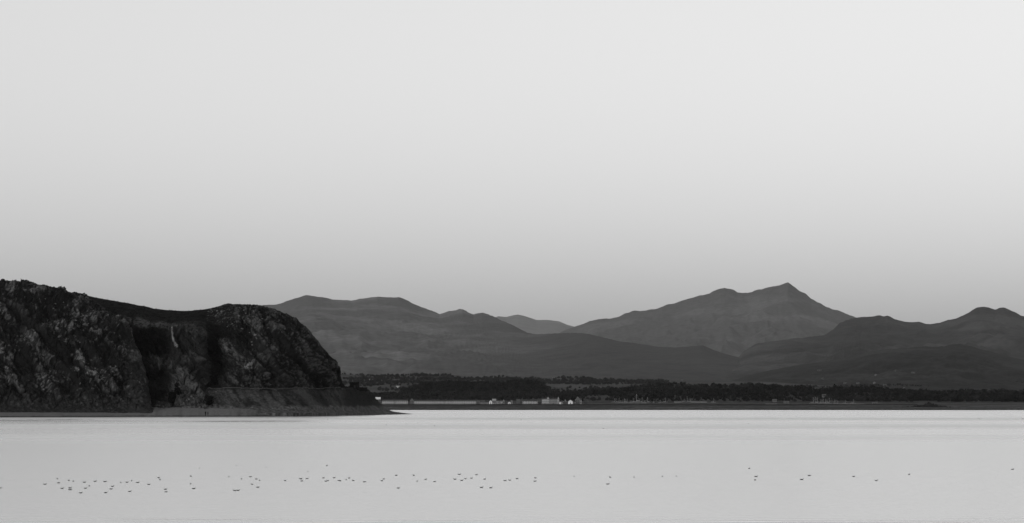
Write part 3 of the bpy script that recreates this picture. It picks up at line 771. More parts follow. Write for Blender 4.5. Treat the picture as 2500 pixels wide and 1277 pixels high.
# ------------------------------------------------------------------ low heather on the headland (uncountable)
def scatter_clumps(name, V, weight, count, size, mat, label, seed, flat=0.7, nf=9, up=0.6):
    r = np.random.default_rng(seed)
    nx_, nv_ = V.shape[:2]
    w_ = weight[:-1, :-1].copy()
    e1 = V[1:, :-1] - V[:-1, :-1]; e2 = V[:-1, 1:] - V[:-1, :-1]
    area = np.linalg.norm(np.cross(e1, e2), axis=-1)
    w_ = (w_ * area).ravel(); w_ /= w_.sum()
    idx = r.choice(len(w_), count, p=w_)
    i, j = idx // (nv_ - 1), idx % (nv_ - 1)
    c = V[i, j] + e1[i, j] * r.random((count, 1)) + e2[i, j] * r.random((count, 1))
    sz = size * (0.55 + 0.9 * r.random(count) ** 1.5)
    c = c + np.stack([0 * sz, -0.15 * sz, 0.25 * sz], -1)
    d = r.normal(size=(count, nf, 3)); d /= np.linalg.norm(d, axis=-1, keepdims=True)
    d[..., 2] = np.abs(d[..., 2]) * up + d[..., 2] * (1 - up)
    q = c[:, None, :] + d * sz[:, None, None] * (0.35 + 0.65 * r.random((count, nf, 1))) * np.array([1, 1, flat])
    u = r.normal(size=(count, nf, 3)); u /= np.linalg.norm(u, axis=-1, keepdims=True)
    v = np.cross(d, u); v /= np.linalg.norm(v, axis=-1, keepdims=True) + 1e-9
    k = (sz * 0.55)[:, None, None]
    tri = np.stack([q + u * k, q - 0.5 * u * k + 0.8 * v * k, q - 0.5 * u * k - 0.8 * v * k], 2)
    T = tri.reshape(-1, 3)
    fc = np.arange(len(T)).reshape(-1, 3)
    me = mesh_np(name, T, fc, mat, False)
    return link(name, me, kind='stuff', label=label, category='vegetation')

nvH = VH.shape[1] - 4
wt = (1 - np.clip(AH['rock'] * 1.6, 0, 1)) * (VH[..., 2] > 6); wt[:, nvH:] *= 0.2
scatter_clumps('heather', VH[:, :nvH + 2], wt[:, :nvH + 2], 14000, 0.24, M['shrub'], 'low dark heather and gorse covering the headland ridge', 1)
nvB = VB.shape[1] - 4
wt = (1 - np.clip(AB['rock'] * 1.8, 0, 1)) * (VB[..., 2] > 2); wt[:, nvB:] *= 0.2
scatter_clumps('heather', VB[:, :nvB + 2], wt[:, :nvB + 2], 9000, 0.26, M['shrub'], 'low dark heather between the rocks of the buttress', 2)

# ------------------------------------------------------------------ placing by line of sight
ORIGIN = Vector((0, 0, EYE))
def hit(px, py, keys):
    d = Vector(((px - HX) / F, 1.0, (HY - py) / F)).normalized()
    best = None
    for k in keys:
        h = BV[k].ray_cast(ORIGIN, d)
        if h[0] is not None and (best is None or h[3] < best[1]): best = (h[0], h[3])
    return best[0] if best else None

# boulders and bushes on the headland
def rock_mesh(seed, mat):
    import bmesh
    bm = bmesh.new(); bmesh.ops.create_icosphere(bm, subdivisions=2, radius=1)
    r = random.Random(seed)
    pl = [(Vector((r.gauss(0,1), r.gauss(0,1), r.gauss(0,1))).normalized(), 0.55 + 0.35*r.random()) for _ in range(9)]
    for v in bm.verts:
        for nn, dd in pl:
            k = v.co.dot(nn)
            if k > dd: v.co -= nn * (k - dd)
        v.co.z *= 0.75
    me = bpy.data.meshes.new('boulder'); bm.to_mesh(me); bm.free(); me.materials.append(mat); return me
RM = [rock_mesh(i, M['stone']) for i in range(5)]
BOULD = [(509,761,5),(519,761,4),(530,759,5),(541,762,7),(550,777,6),(567,791,5),(572,787,4),(555,798,4),(575,804,5),(590,802,4),(593,803,4),(578,768,6),(585,752,6),(596,757,5),(583,771,7),(610,770,6),(619,760,5),
         (623,818,8),(627,825,7),(610,812,5),(615,835,6),(616,842,5),(592,836,4),(600,765,5),(606,778,4),(640,778,4),(655,800,4),(40,718,4),(205,792,7),(215,790,5),(8,758,4),(85,812,6),(60,830,4),(185,782,5),(190,833,6),(195,836,5),(110,730,5),(135,742,5),(155,738,4),
         (170,800,5),(80,985,6),(468,968,6),(478,966,5),(462,975,5),(472,972,4),(452,960,4),(527,957,4)]
bk = ['headland', 'sea_cliff']
for i, (bx_, by_, bs) in enumerate(BOULD):
    h = hit(bx_, by_, bk)
    if h is None: continue
    par = butt_o if bx_ < 300 else head_o
    o = link('boulder', RM[i % 5], par)
    sc_ = bs / 2 * h.y / F
    o.location = h; o.scale = (sc_ * 1.2, sc_, sc_); o.rotation_euler = (0, 0.3, i * 1.7)

def bush(px, py, rx, rz, label, seed):
    """leafy bush: short stems and leaf clusters spread through an uneven crown"""
    h = hit(px, py, bk)
    if h is None: return
    r = np.random.default_rng(seed)
    k = h.y / F
    RX, RZ = rx * k, rz * k
    root = empty('bush', h, label=label, category='bush', group='dark bushes at the foot of the cliffs')
    st = MB()
    for j in range(5):
        a_ = r.random() * 6.28
        st.tube((0.1 * math.cos(a_), 0.1 * math.sin(a_), -0.6), (RX * 0.5 * math.cos(a_), 0.5 * RX * math.sin(a_), RZ * 0.9), 0.09, 0.03, 6)
    st.build('stem', M['hut'], root)
    nc = 420
    lob = r.normal(size=(7, 3)) * np.array([0.5, 0.4, 0.4])
    base = lob[r.integers(0, 7, nc)] + r.normal(size=(nc, 3)) * 0.33
    base *= np.array([RX, RX * 0.8, RZ]); base[:, 2] += RZ * 0.9
    base[:, 2] = np.maximum(base[:, 2], -0.2)
    u = r.normal(size=(nc, 3)); u /= np.linalg.norm(u, axis=1, keepdims=True)
    v = np.cross(u, r.normal(size=(nc, 3))); v /= np.linalg.norm(v, axis=1, keepdims=True)
    q = 0.28 + 0.3 * r.random((nc, 1))
    T = np.stack([base + u * q, base - u * q * .5 + v * q * .8, base - u * q * .5 - v * q * .8], 1).reshape(-1, 3)
    link('crown', mesh_np('bush_crown', T, np.arange(len(T)).reshape(-1, 3), M['bush'], False), root)
bush(420, 982, 11, 13, 'dark bush in the hollow at the foot of the scree cone', 1)
bush(432, 968, 9, 12, 'dark bush leaning up the scree cone behind the larger hollow bush', 2)
bush(432, 945, 4, 5, 'smallest dark bush, highest on the scree cone', 3)
bush(509, 990, 9, 15, 'upright dark bush where the beach meets the lower slope', 4)
bush(372, 930, 14, 10, 'wide dark bush beside the buttress below the pale quarry wall', 5)
bush(390, 922, 9, 8, 'low dark bush between the pale quarry wall and the scree', 6)

# ------------------------------------------------------------------ lookout hut on the point
h = hit(866, 948.5, ['headland']) or Vector(P(866, 948.5, 1305))
hut = empty('lookout_hut', h, label='small dark stone lookout hut on the end of the point', category='hut')
k = 1305 / F
w_, hh = 22 * k / 2, 13.5 * k
b = MB(); b.box(-w_, w_, -1.6, 1.6, -0.8, hh); b.build('wall', M['hut'], hut)
b = MB(); b.box(-w_ - .12, w_ + .12, -1.72, 1.72, hh + .003, hh + 0.18); b.build('roof', M['hut'], hut)
for i in range(5):
    x_ = -w_ + 0.2 + i * (2 * w_ - 0.4) / 4
    b = MB(); b.box(x_ - .28, x_ + .28, -1.7, -1.35, hh + .183, hh + 0.42 + 0.08 * (i % 2)); b.build('parapet_stone', M['hut'], hut)
b = MB(); b.box(-0.35, 0.45, -1.63, -1.603, -0.2, 1.45); b.build('door', M['slate'], hut)
b = MB(); b.box(1.0, 1.5, -1.63, -1.603, 0.8, 1.3); b.build('window', M['glass'], hut)
b = MB(); b.box(w_ + .01, w_ + 3.6, -0.3, 0.3, -1.2, 0.55); b.box(w_ + 1.2, w_ + 1.5, -0.28, 0.28, 0.55, 1.0); b.build('low_wall', M['hut'], hut)

# ------------------------------------------------------------------ people on the beach
def person(px, py, label, hgt, rz, seed, lean=0.0, step=0.16):
    h = hit(px, py, ['near_beach'])
    if h is None: h = Vector((P(px, py, water_Y(py))[0], water_Y(py) + 1, 0.05))
    s_ = hgt / 1.75
    J = {'pel': (0, 0, .95), 'chest': (lean*.6, 0, 1.32), 'neck': (lean*.8, 0, 1.50), 'head': (lean, .01, 1.60), 'top': (lean, .01, 1.72),
         'hl': (.10, 0, .90), 'kl': (.11, step*.55, .50), 'al': (.10, step, .07), 'tl': (.11, step - .15, .03),
         'hr': (-.10, 0, .90), 'kr': (-.11, -step*.3, .50), 'ar': (-.10, -step, .08), 'tr': (-.11, -step - .15, .03),
         'sl': (.19+lean*.6, 0, 1.40), 'el': (.26+lean*.6, .05, 1.12), 'wl': (.24+lean*.6, -.06, .88), 'fl': (.23+lean*.6, -.10, .78),
         'sr': (-.19+lean*.6, 0, 1.40), 'er': (-.26+lean*.6, .03, 1.12), 'wr': (-.24+lean*.6, -.10, .90), 'fr': (-.23+lean*.6, -.15, .80)}
    R = {'pel': .17, 'chest': .19, 'neck': .065, 'head': .11, 'top': .07, 'hl': .11, 'kl': .075, 'al': .05, 'tl': .045, 'hr': .11, 'kr': .075, 'ar': .05, 'tr': .045,
         'sl': .085, 'el': .055, 'wl': .04, 'fl': .035, 'sr': .085, 'er': .055, 'wr': .04, 'fr': .035}
    E_ = [('pel','chest'),('chest','neck'),('neck','head'),('head','top'),('pel','hl'),('hl','kl'),('kl','al'),('al','tl'),('pel','hr'),('hr','kr'),('kr','ar'),('ar','tr'),
          ('chest','sl'),('sl','el'),('el','wl'),('wl','fl'),('chest','sr'),('sr','er'),('er','wr'),('wr','fr')]
    ks = list(J)
    me = bpy.data.meshes.new('person'); me.from_pydata([J[k_] for k_ in ks], [(ks.index(a_), ks.index(b_)) for a_, b_ in E_], [])
    me.materials.append(M['cloth'])
    o = link('person', me, label=label, category='person', group='walkers on the beach')
    md = o.modifiers.new('skin', 'SKIN')
    if not me.skin_vertices: 
        bpy.context.view_layer.objects.active = o
    for i, k_ in enumerate(ks):
        sv_ = me.skin_vertices[0].data[i]; sv_.radius = (R[k_], R[k_] * 0.85); sv_.use_root = (k_ == 'pel')
    o.modifiers.new('sub', 'SUBSURF').levels = 1
    o.location = h; o.scale = (s_, s_, s_); o.rotation_euler = (0, 0, rz)
    return o
try:
    person(501.5, 1016.2, 'taller dark-clothed walker standing near the waterline of the quarry beach', 2.0, 0.5, 1, 0.08)
    person(507.5, 1015.8, 'shorter dark-clothed walker beside the taller one on the quarry beach', 1.72, 0.9, 2, 0.03)
except Exception as ex:
    print('person failed', ex)

# ------------------------------------------------------------------ woods on the far shore
def wood(name, key, pts, label, mat, seed, hgt, spread=1.0):
    """tree crowns that read as one mass: trunk-high leaf clusters and a dense core for each"""
    r = np.random.default_rng(seed)
    Vs = []; Fs = []; base = 0
    ico = []
    for la in (-0.6, 0.1, 0.75):
        for k_ in range(6):
            lo = k_ * 1.047 + la
            ico.append((math.cos(lo) * math.sqrt(1 - la*la), math.sin(lo) * math.sqrt(1 - la*la), la))
    ico = np.array(ico + [(0, 0, -1), (0, 0, 1)])
    icf = []
    for a_ in range(2):
        for k_ in range(6):
            i0, i1 = a_*6 + k_, a_*6 + (k_+1) % 6; j0, j1 = i0 + 6, i1 + 6
            icf += [(i0, i1, j1), (i0, j1, j0)]
    icf += [((k_+1) % 6, k_, 18) for k_ in range(6)] + [(12 + k_, 12 + (k_+1) % 6, 19) for k_ in range(6)]
    icf = np.array(icf)
    for (x, y, z, sc_) in pts:
        H = hgt * sc_; R_ = H * (0.42 + 0.2 * r.random())
        jit = 1 + 0.35 * r.normal(size=(20, 1))
        core = ico * jit * np.array([R_ * .8, R_ * .8, H * .42]) + np.array([x, y, z + H * .36])
        Vs.append(core); Fs.append(icf + base); base += 20
        m_ = 16
        d = r.normal(size=(m_, 3)); d /= np.linalg.norm(d, axis=1, keepdims=True)
        c = d * np.array([R_, R_, H * .5]) * (0.75 + 0.4 * r.random((m_, 1))) + np.array([x, y, z + H * .40])
        u = r.normal(size=(m_, 3)); u /= np.linalg.norm(u, axis=1, keepdims=True)
        v = np.cross(u, d); v /= np.linalg.norm(v, axis=1, keepdims=True) + 1e-9
        q = R_ * (0.22 + 0.22 * r.random((m_, 1)))
        T = np.stack([c + u * q, c - u * q * .5 + v * q * .85, c - u * q * .5 - v * q * .85], 1).reshape(-1, 3)
        Vs.append(T); Fs.append(np.arange(m_ * 3).reshape(-1, 3) + base); base += m_ * 3
    return link(name, mesh_np(name, np.concatenate(Vs), np.concatenate(Fs), mat, False), kind='stuff', label=label, category='wood')

def plant(keys, x0, x1, Y0, Y1, step, seed, keep=None, szlo=0.45, szhi=1.4):
    """points on the terrain between photo columns x0..x1 and distances Y0..Y1"""
    r = np.random.default_rng(seed)
    out = []
    Yv = Y0
    while Yv < Y1:
        Xa, Xb = (x0 - HX) / F * Yv, (x1 - HX) / F * Yv
        xs_ = np.arange(Xa, Xb, step) + r.normal(size=len(np.arange(Xa, Xb, step))) * step * .35
        for x in xs_:
            yy = Yv + r.normal() * step * .4
            if keep is not None and not keep(HX + x / yy * F, x, yy): continue
            z = None
            for k_ in keys:
                hh_ = BV[k_].ray_cast(Vector((x, yy, 3000)), Vector((0, 0, -1)))
                if hh_[0] is not None and (z is None or hh_[0].z > z): z = hh_[0].z
            if z is None: continue
            out.append((x, yy, z - 0.3, szlo + (szhi - szlo) * r.random()))
        Yv += step
    return out
def nz1(x, y, s_, sd): return float(fbm(np.array([x / s_]), np.array([y / s_]), 0.0, 3, sd)[0])
belt = plant(['shore_hills'], 1440, 2700, 3345, 3745, 7.5, 1, lambda p, x, y: (p > 1500 + 60 * nz1(x, y, 40, 3) or y > 3560) and nz1(x, y, 55, 23) > -0.62)
belt = [(x, y, z, q_ * (0.85 + 0.45 * nz1(x, y, 45, 22)), nz1(x, y, 60, 21) > 0.22) for x, y, z, q_ in belt]
wood('woodland', 'shore_hills', [b_[:4] for b_ in belt if not b_[4]], 'dense dark woodland along the far shore behind the boatyard', M['leaf_dark'], 11, 5.5)
wood('woodland', 'shore_hills', [b_[:4] for b_ in belt if b_[4]], 'paler groves mixed into the woodland behind the boatyard', M['leaf_mid'], 16, 5.0)
wood('woodland', 'shore_hills', plant(['shore_hills'], 860, 1500, 3350, 3740, 8, 2, lambda p, x, y: nz1(x, y, 45, 5) > -0.25), 'broken woodland and gardens behind the terraces', M['leaf_mid'], 12, 4.5)
wood('wood', 'wooded_knoll', plant(['wooded_knoll'], 985, 1336, 3860, 4300, 8, 3, lambda p, x, y: nz1(x, y, 60, 6) > -0.45 or y > 4150), 'dark wood covering the knoll above the terraces', M['leaf_dark'], 13, 5.5)
wood('hedgerow', 'low_hills', plant(['low_hills'], 820, 1620, 3950, 5230, 12, 4, lambda p, x, y: abs(nz1(x, y, 130, 7)) < 0.05 or nz1(x, y, 170, 8) > 0.35 or (y > 5185 and nz1(x, y, 60, 9) > -0.1)), 'hedgerows and copses among the fields of the low hills', M['leaf_hedge'], 14, 4.5)
wood('hedgerow', 'wooded_hill', plant(['wooded_hill', 'low_hills'], 1930, 2700, 4500, 5300, 11, 5, lambda p, x, y: nz1(x, y, 230, 18) > 0.5), 'hedgerows and copses on the broad hill', M['leaf_hedge'], 15, 3.0)

# dark rocks and a lighter sand strip on the far foreshore
def reef(px0, px1, top, base_row, Yc, label, seed):
    n, m = 120, 24
    p = np.linspace(px0, px1, n); u = np.linspace(0, 1, n)
    prof = np.interp(u, [0, .15, .35, .5, .62, .7, .82, .95, 1], [0.02, .25, .45, .75, 1.0, .75, .45, .3, 0.0])
    k = Yc / F
    hgt = (base_row - top) * k
    q = np.linspace(0, 1, m)
    X = ((p - HX) * k)[:, None] + 0 * q[None, :]
    Y = Yc + (q[None, :] - .35) * 26 + 0 * X
    Z = hgt * prof[:, None] * np.sin(np.pi * q[None, :]) ** .6
    Z = Z * (0.75 + 0.55 * np.abs(fbm(X / 3.5, Y / 4, 0, 4, seed))) - 0.3
    V = np.stack([X, Y, Z], -1)
    link('rock_reef', mesh_np('rock_reef', V, grid_faces(n, m), M['hut'], False), label=label, category='rocks')
reef(2140, 2356, 985.5, 1001.6, 3070, 'low dark rocky reef on the far foreshore beside the pale sand strip', 3)

# ------------------------------------------------------------------ the village
YV = 3205.0
def ground_z(x, y):
    z = None
    for k_ in ('village_ground', 'shore_hills', 'low_hills', 'wooded_hill', 'mountain_range', 'wooded_knoll'):
        h_ = BV[k_].ray_cast(Vector((x, y, 3000)), Vector((0, 0, -1)))
        if h_[0] is not None and (z is None or h_[0].z > z): z = h_[0].z
    return z if z is not None else 0.0

def house(name, label, x0, x1, row_base, row_eave, row_ridge, Y, wall, roof='slate', gable=False, depth=7.0, cols=2, rows=2, chim=1, group='houses of the village', rz=0.0, win=True):
    """a gabled building whose front runs from photo column x0 to x1"""
    k = Y / F
    hw = (x1 - x0) * k / 2
    cx = ((x0 + x1) / 2 - HX) * k
    zb = EYE + (HY - row_base) * k
    he = max((row_base - row_eave) * k, 1.8); hr = max((row_base - row_ridge) * k, he + 0.5)
    zg = ground_z(cx, Y + depth / 2)
    if zb - zg > 4.0 or zb < zg: zb = max(zb, zg - 0.3)
    drop = zb - zg + 1.5
    root = empty(name, (cx, Y, zb), rz, label=label, category='house', group=group)
    b = MB()
    if gable:
        v = [(-hw,0,-drop),(hw,0,-drop),(hw,0,he),(0,0,hr),(-hw,0,he)]
        v += [(x,depth,z) for x,_,z in v]
        b.add(v, [(0,1,2,3,4),(9,8,7,6,5),(0,5,6,1),(1,6,7,2),(4,9,5,0),(2,7,8,3),(3,8,9,4)])
        b.build('wall', M[wall], root)
        t_ = 0.16; o_ = 0.3
        for sgn in (-1, 1):
            r_ = MB()
            sl = (hr - he) / hw
            p0 = (sgn * (hw + o_), he - sl * o_); p1 = (0, hr)
            vv = [(p0[0], -o_, p0[1] + .02), (p1[0], -o_, p1[1] + .02), (p1[0], -o_, p1[1] + t_ + .04), (p0[0], -o_, p0[1] + t_)]
            vv += [(x, depth + o_, z) for x, _, z in vv]
            r_.add(vv, [(0,1,2,3),(7,6,5,4),(0,4,5,1),(1,5,6,2),(2,6,7,3),(3,7,4,0)])
            r_.build('roof', M[roof], root)
    else:
        v = [(-hw,0,-drop),(-hw,depth,-drop),(-hw,depth,he),(-hw,depth/2,hr),(-hw,0,he)]
        v += [(hw,y,z) for _,y,z in v]
        b.add(v, [(4,3,2,1,0),(5,6,7,8,9),(0,1,6,5),(1,2,7,6),(2,3,8,7),(3,4,9,8),(4,0,5,9)])
        b.build('wall', M[wall], root)
        t_ = 0.16; o_ = 0.3
        sl = (hr - he) / (depth / 2)
        for f_, bk_ in ((-o_, depth/2), (depth + o_, depth/2)):
            r_ = MB()
            z0_ = he - sl * o_
            vv = [(-hw-.15, f_, z0_ + .02), (-hw-.15, bk_, hr + .02), (-hw-.15, bk_, hr + t_ + .03), (-hw-.15, f_, z0_ + t_)]
            vv += [(hw + .15, y, z) for _, y, z in vv]
            r_.add(vv, [(0,1,2,3),(7,6,5,4),(0,4,5,1),(1,5,6,2),(2,6,7,3),(3,7,4,0)])
            r_.build('roof', M[roof], root)
    for c_ in range(chim):
        x_ = (-hw + 0.5) if chim == 1 else -hw + .5 + c_ * (2*hw - 1) / max(chim - 1, 1)
        if gable: x_ *= 0.4
        b = MB(); yy = depth / 2
        top = hr + 1.0
        b.box(x_ - .35, x_ + .35, yy - .3, yy + .3, he, top); b.box(x_ - .42, x_ + .42, yy - .37, yy + .37, top + .002, top + .14)
        b.build('chimney', M['slate'], root)
    if win:
        hs = he / rows
        for rI in range(rows):
            for cI in range(cols):
                x_ = -hw + (cI + .5) * 2 * hw / cols
                ww = min(0.55, hw / cols * 0.45); wh = min(0.65, hs * 0.28)
                zc_ = hs * (rI + .55)
                b = MB()
                if rI == 0 and cI == cols // 2:
                    b.box(x_ - .45, x_ + .45, -.05, -.003, 0.0, min(1.9, hs * .85)); b.build('door', M['slate'], root)
                else:
                    b.box(x_ - ww, x_ + ww, -.05, -.003, zc_ - wh, zc_ + wh); b.build('window', M['glass'], root)
    return root

G1 = 'seafront buildings of the village'
def T(*a_, **k_): return house(*a_, group=G1, **k_)
T('house', 'dark house with a bright pale roof half hidden behind the tip of the point', 916, 928.8, 981, 974.6, 970.0, 3342, 'dim', 'white', cols=3, rows=1, chim=0)
T('terrace_house', 'pale seafront terrace block closest to the point', 932.8, 963, 986.8, 978.5, 975.5, YV, 'offwhite', cols=6, chim=2)
T('terrace_house', 'pale seafront terrace block second from the point, after the narrow gap', 965.3, 995.3, 986.4, 978.3, 975.5, YV, 'offwhite', cols=6, chim=2)
T('house', 'dark gable-fronted house between the pale blocks and the long terrace', 1000.5, 1010, 986.8, 978.5, 973, YV - 1, 'dim', 'grey', True, cols=2, chim=0)
T('terrace_house', 'first and longest pale block of the long seafront terrace, beside the dark gable', 1010.8, 1062, 986.6, 979.2, 976.5, YV, 'offwhite', cols=12, chim=4)
T('terrace_house', 'second block of the long seafront terrace', 1063, 1084.6, 986.6, 979.4, 976.8, YV, 'offwhite', cols=6, chim=2)
T('terrace_house', 'third and shortest block of the long seafront terrace', 1085.8, 1105, 986.6, 979.4, 976.8, YV + .4, 'offwhite', cols=5, chim=2)
T('terrace_house', 'fourth, greyer block of the long seafront terrace', 1106, 1162, 986.4, 979.0, 976.5, YV + .2, 'offwhite', cols=13, chim=4)
T('terrace_house', 'thin grey row closing the long terrace, behind the lower front row', 1163, 1184.5, 984, 978.6, 976.8, YV + 14, 'grey', cols=6, rows=1, chim=1)
T('cottage', 'low grey cottage row in front of the end of the long terrace', 1172, 1192.5, 986.6, 982.3, 980, YV - 2, 'grey', cols=6, rows=1, chim=1)
T('house', 'narrow bright white gabled house just past the long terrace', 1194.2, 1201.2, 986.8, 980.5, 976.8, YV - 2, 'white', gable=True, cols=1, chim=0)
T('house', 'grey house with pale roof standing behind the narrow white gable', 1201.5, 1211, 983.5, 978, 974, YV + 16, 'grey', 'offwhite', cols=2, chim=1)
T('cottage', 'tiny pale cottage in front of the pale-roofed house', 1203.6, 1209.5, 986.8, 983, 981, YV - 3, 'offwhite', cols=1, rows=1, chim=0)
T('house', 'small pale house with its roof ridge along the shore, past the pale-roofed house', 1211.6, 1219.5, 984, 979.5, 977.6, YV + 10, 'offwhite', cols=2, chim=1)
T('house', 'tall white house with a lower wing, fourth past the long terrace', 1221.8, 1227.6, 987, 979.6, 977.8, YV - 1, 'offwhite', cols=2, chim=1)
T('house', 'slim pale gable right behind the tall white house', 1227.2, 1231.6, 984.5, 978.2, 975.4, YV + 9, 'offwhite', gable=True, cols=1, chim=0)
T('cottage', 'little white gabled cottage alone near the sea wall', 1240, 1246.4, 986.8, 983.4, 981, YV - 4, 'white', gable=True, cols=1, rows=1, chim=0)
T('house', 'small grey gable up behind the little white cottage', 1246.5, 1251.6, 985, 980.2, 976.8, YV + 18, 'grey', gable=True, cols=1, chim=0)
T('house', 'dim house with pale chimney among trees before the short terrace', 1261, 1269, 982, 977.5, 974.5, YV + 40, 'dim', 'dim', cols=2, chim=1)
T('terrace_house', 'short pale terrace standing alone before the tall Victorian row', 1276, 1312, 986.6, 979.4, 977.2, YV, 'offwhite', cols=9, chim=3)
T('house', 'dim square house between the short terrace and the tall row', 1313, 1320, 985.5, 976.5, 973.4, YV + 12, 'dim', cols=2, chim=1)
T('terrace_house', 'first half of the tall pale three-storey row, before its pointed bay', 1323.2, 1335, 986.8, 974.3, 971.5, YV, 'offwhite', cols=4, rows=3, chim=2)
T('house', 'tall pointed gable in the middle of the three-storey row', 1335.3, 1340.6, 986.4, 973, 968.6, YV - .8, 'offwhite', gable=True, cols=1, rows=3, chim=0)
T('terrace_house', 'second, longer half of the tall pale three-storey row', 1341, 1361, 986.4, 974.6, 972, YV + .3, 'grey', cols=7, rows=3, chim=3)
T('house', 'tall pointed gable closing the end of the three-storey row', 1361.3, 1365, 986, 973, 968.4, YV - .6, 'offwhite', gable=True, cols=1, rows=3, chim=0)
T('cottage', 'bright white cottage against the end of the three-storey row', 1365.3, 1372.4, 986, 981.2, 979, YV - 3, 'white', cols=2, rows=1, chim=0)
T('cottage', 'small pale lean-to cottage past the bright white one', 1373, 1376.6, 985, 981.3, 979, YV + 4, 'offwhite', gable=True, cols=1, rows=1, chim=0)
T('house', 'small grey pointed gable behind the lean-to cottage', 1377.8, 1382.4, 985, 979.2, 974.8, YV + 12, 'grey', gable=True, cols=1, chim=0)
T('house', 'brightest white gable-fronted house with a single dark window', 1387, 1398.4, 987.8, 981, 976.8, YV - 6, 'white', 'offwhite', True, cols=1, rows=1, chim=0)
T('cottage', 'low grey cottages between the brightest house and the boatyard', 1399.4, 1406, 987.4, 982.4, 980, YV - 2, 'grey', cols=3, rows=1, chim=0)
T('house', 'dark house with one pale roof slope, tallest before the boatyard', 1405, 1416, 983.6, 976, 969, YV + 12, 'dim', 'offwhite', True, cols=2, chim=0)
T('house', 'pale narrow house beside the pale roof slope', 1415.6, 1420.2, 984, 976, 973, YV + 8, 'grey', cols=1, chim=1)
T('house', 'dim house on the edge of the boatyard woods', 1425, 1437, 985, 977.5, 974.4, YV + 30, 'dim', cols=3, chim=1)

G2 = 'scattered farms on the slopes'
def farm(px, py, wpx, hpx, wall, label, gable=False, keys=('low_hills', 'wooded_knoll', 'shore_hills', 'wooded_hill', 'mountain_range')):
    h_ = hit(px, py, keys)
    if h_ is None: return
    Y = h_.y
    house('farmhouse', label, px - wpx / 2, px + wpx / 2, py, py - hpx * .6, py - hpx, Y - 3.0, wall, 'slate' if wall != 'white' else 'offwhite', gable, depth=6.0, cols=2, rows=1, chim=1, group=G2)
farm(905.5, 930, 8, 4.5, 'white', 'white farmhouse on the slope straight above the point')
farm(971, 946.5, 8, 4.5, 'white', 'white farmhouse on the slope above the second terrace block')
farm(985, 923, 6, 3, 'grey', 'faint pale farmhouse high on the low hills, closest to the headland of its pair')
farm(1078, 924.5, 5, 3, 'offwhite', 'pale farmhouse on the crest above the dark knoll wood', True)
farm(1153.5, 937, 6, 3, 'dim', 'dim farmhouse in the dip of the dark knoll wood')
farm(1066.5, 961.5, 4, 4, 'grey', 'grey gabled farmhouse on the slope above the first long terrace block', True)
farm(1072.5, 959, 5, 3, 'dim', 'dim barn beside the grey gabled farmhouse above the long terrace')
farm(1352, 923, 7, 3, 'grey', 'pale farmhouse high on the crest above the three-storey row')
farm(1355, 952, 4, 3.2, 'offwhite', 'small pale farmhouse low on the slope above the three-storey row')
farm(1361.7, 952.2, 4, 3.2, 'grey', 'small grey farmhouse next to the small pale one above the three-storey row')
farm(1414, 952, 6, 2.8, 'grey', 'pale farmhouse in the trees above the pale roof slope house')
farm(1663, 928, 8, 2.5, 'dim', 'faint long farmhouse on the hillside above the boatyard woods')
farm(2001, 905, 10, 3, 'dim', 'highest pair of faint pale farm buildings on the broad hill')
farm(2009, 925, 5, 2.5, 'dim', 'faint farmhouse below the highest farm on the broad hill')
farm(2064, 936.5, 8, 3, 'dim', 'pale farmhouse just above the shore woods on the broad hill')
farm(2095, 936.5, 7, 2.4, 'dim', 'faint farmhouse between the two pale ones above the shore woods')
farm(2135, 936.2, 5, 4, 'grey', 'pale gabled farmhouse above the shore woods, brightest on the broad hill', True)
farm(2138.5, 916.5, 4, 3, 'grey', 'small grey farmhouse halfway up the broad hill', True)
farm(2188, 906, 4, 2.5, 'dim', 'small faint farmhouse high on the broad hill past the middle one')
farm(2229.5, 910.8, 8, 2.6, 'dim', 'wide faint farmhouse high on the broad hill, furthest from the village')
farm(2161, 941.5, 8, 2.4, 'dim', 'dim long barn at the edge of the shore woods')
farm(2207.8, 949.5, 4, 3, 'grey', 'tiny grey farmhouse at the edge of the shore woods past the long barn', True)

# boatyard sheds and pontoons
def shed(px0, px1, r0, r1, Y, wall, label):
    house('boat_shed', label, px0, px1, r0, r1 + 0.6, r1, Y, wall, wall, False, 6.0, 5, 1, 0, 'boatyard sheds')
shed(1652, 1690, 967.5, 963, 3450, 'dim', 'long dim shed among the trees above the long pontoon')
shed(1886.5, 1897, 979.5, 975.5, 3330, 'dim', 'dim boat shed above the short bright pontoon')
shed(1914, 1927, 984, 980, 3290, 'dim', 'dim boat shed past the short bright pontoon')
shed(2008, 2017, 967.5, 963.5, 3420, 'dim', 'pale hut on the wooded bank above the crowded masts')
shed(2097, 2130, 973.5, 970.8, 3400, 'dim', 'long dim shed on the bank past the crowded masts')
shed(2131, 2143, 988.5, 985, 3230, 'dim', 'dim shed on the shore past the last masts')
def pontoon(px0, px1, row, Y, mat, label):
    k = Y / F
    x0_, x1_ = (px0 - HX) * k, (px1 - HX) * k
    z = EYE + (HY - row) * k
    zg = ground_z((x0_ + x1_) / 2, Y)
    root = empty('pontoon', ((x0_ + x1_) / 2, Y, z), label=label, category='jetty', group='boatyard pontoons')
    hw = (x1_ - x0_) / 2
    b = MB(); b.box(-hw, hw, -1.2, 1.2, -0.5, 0.35); b.build('deck', M[mat], root)
    for i in range(max(3, int(hw / 3))):
        x_ = -hw + .4 + i * (2 * hw - .8) / max(2, int(hw / 3) - 1)
        b = MB(); b.tube((x_, 1.35, min(zg - z, -1) - .5), (x_, 1.35, 1.3), .14, .12); b.build('pile', M['hut'], root)
pontoon(1646, 1726, 981.5, 3240, 'grey', 'longest pale pontoon in front of the boatyard woods')
pontoon(1868, 1897, 986.6, 3200, 'offwhite', 'short bright pontoon between the two groups of masts')
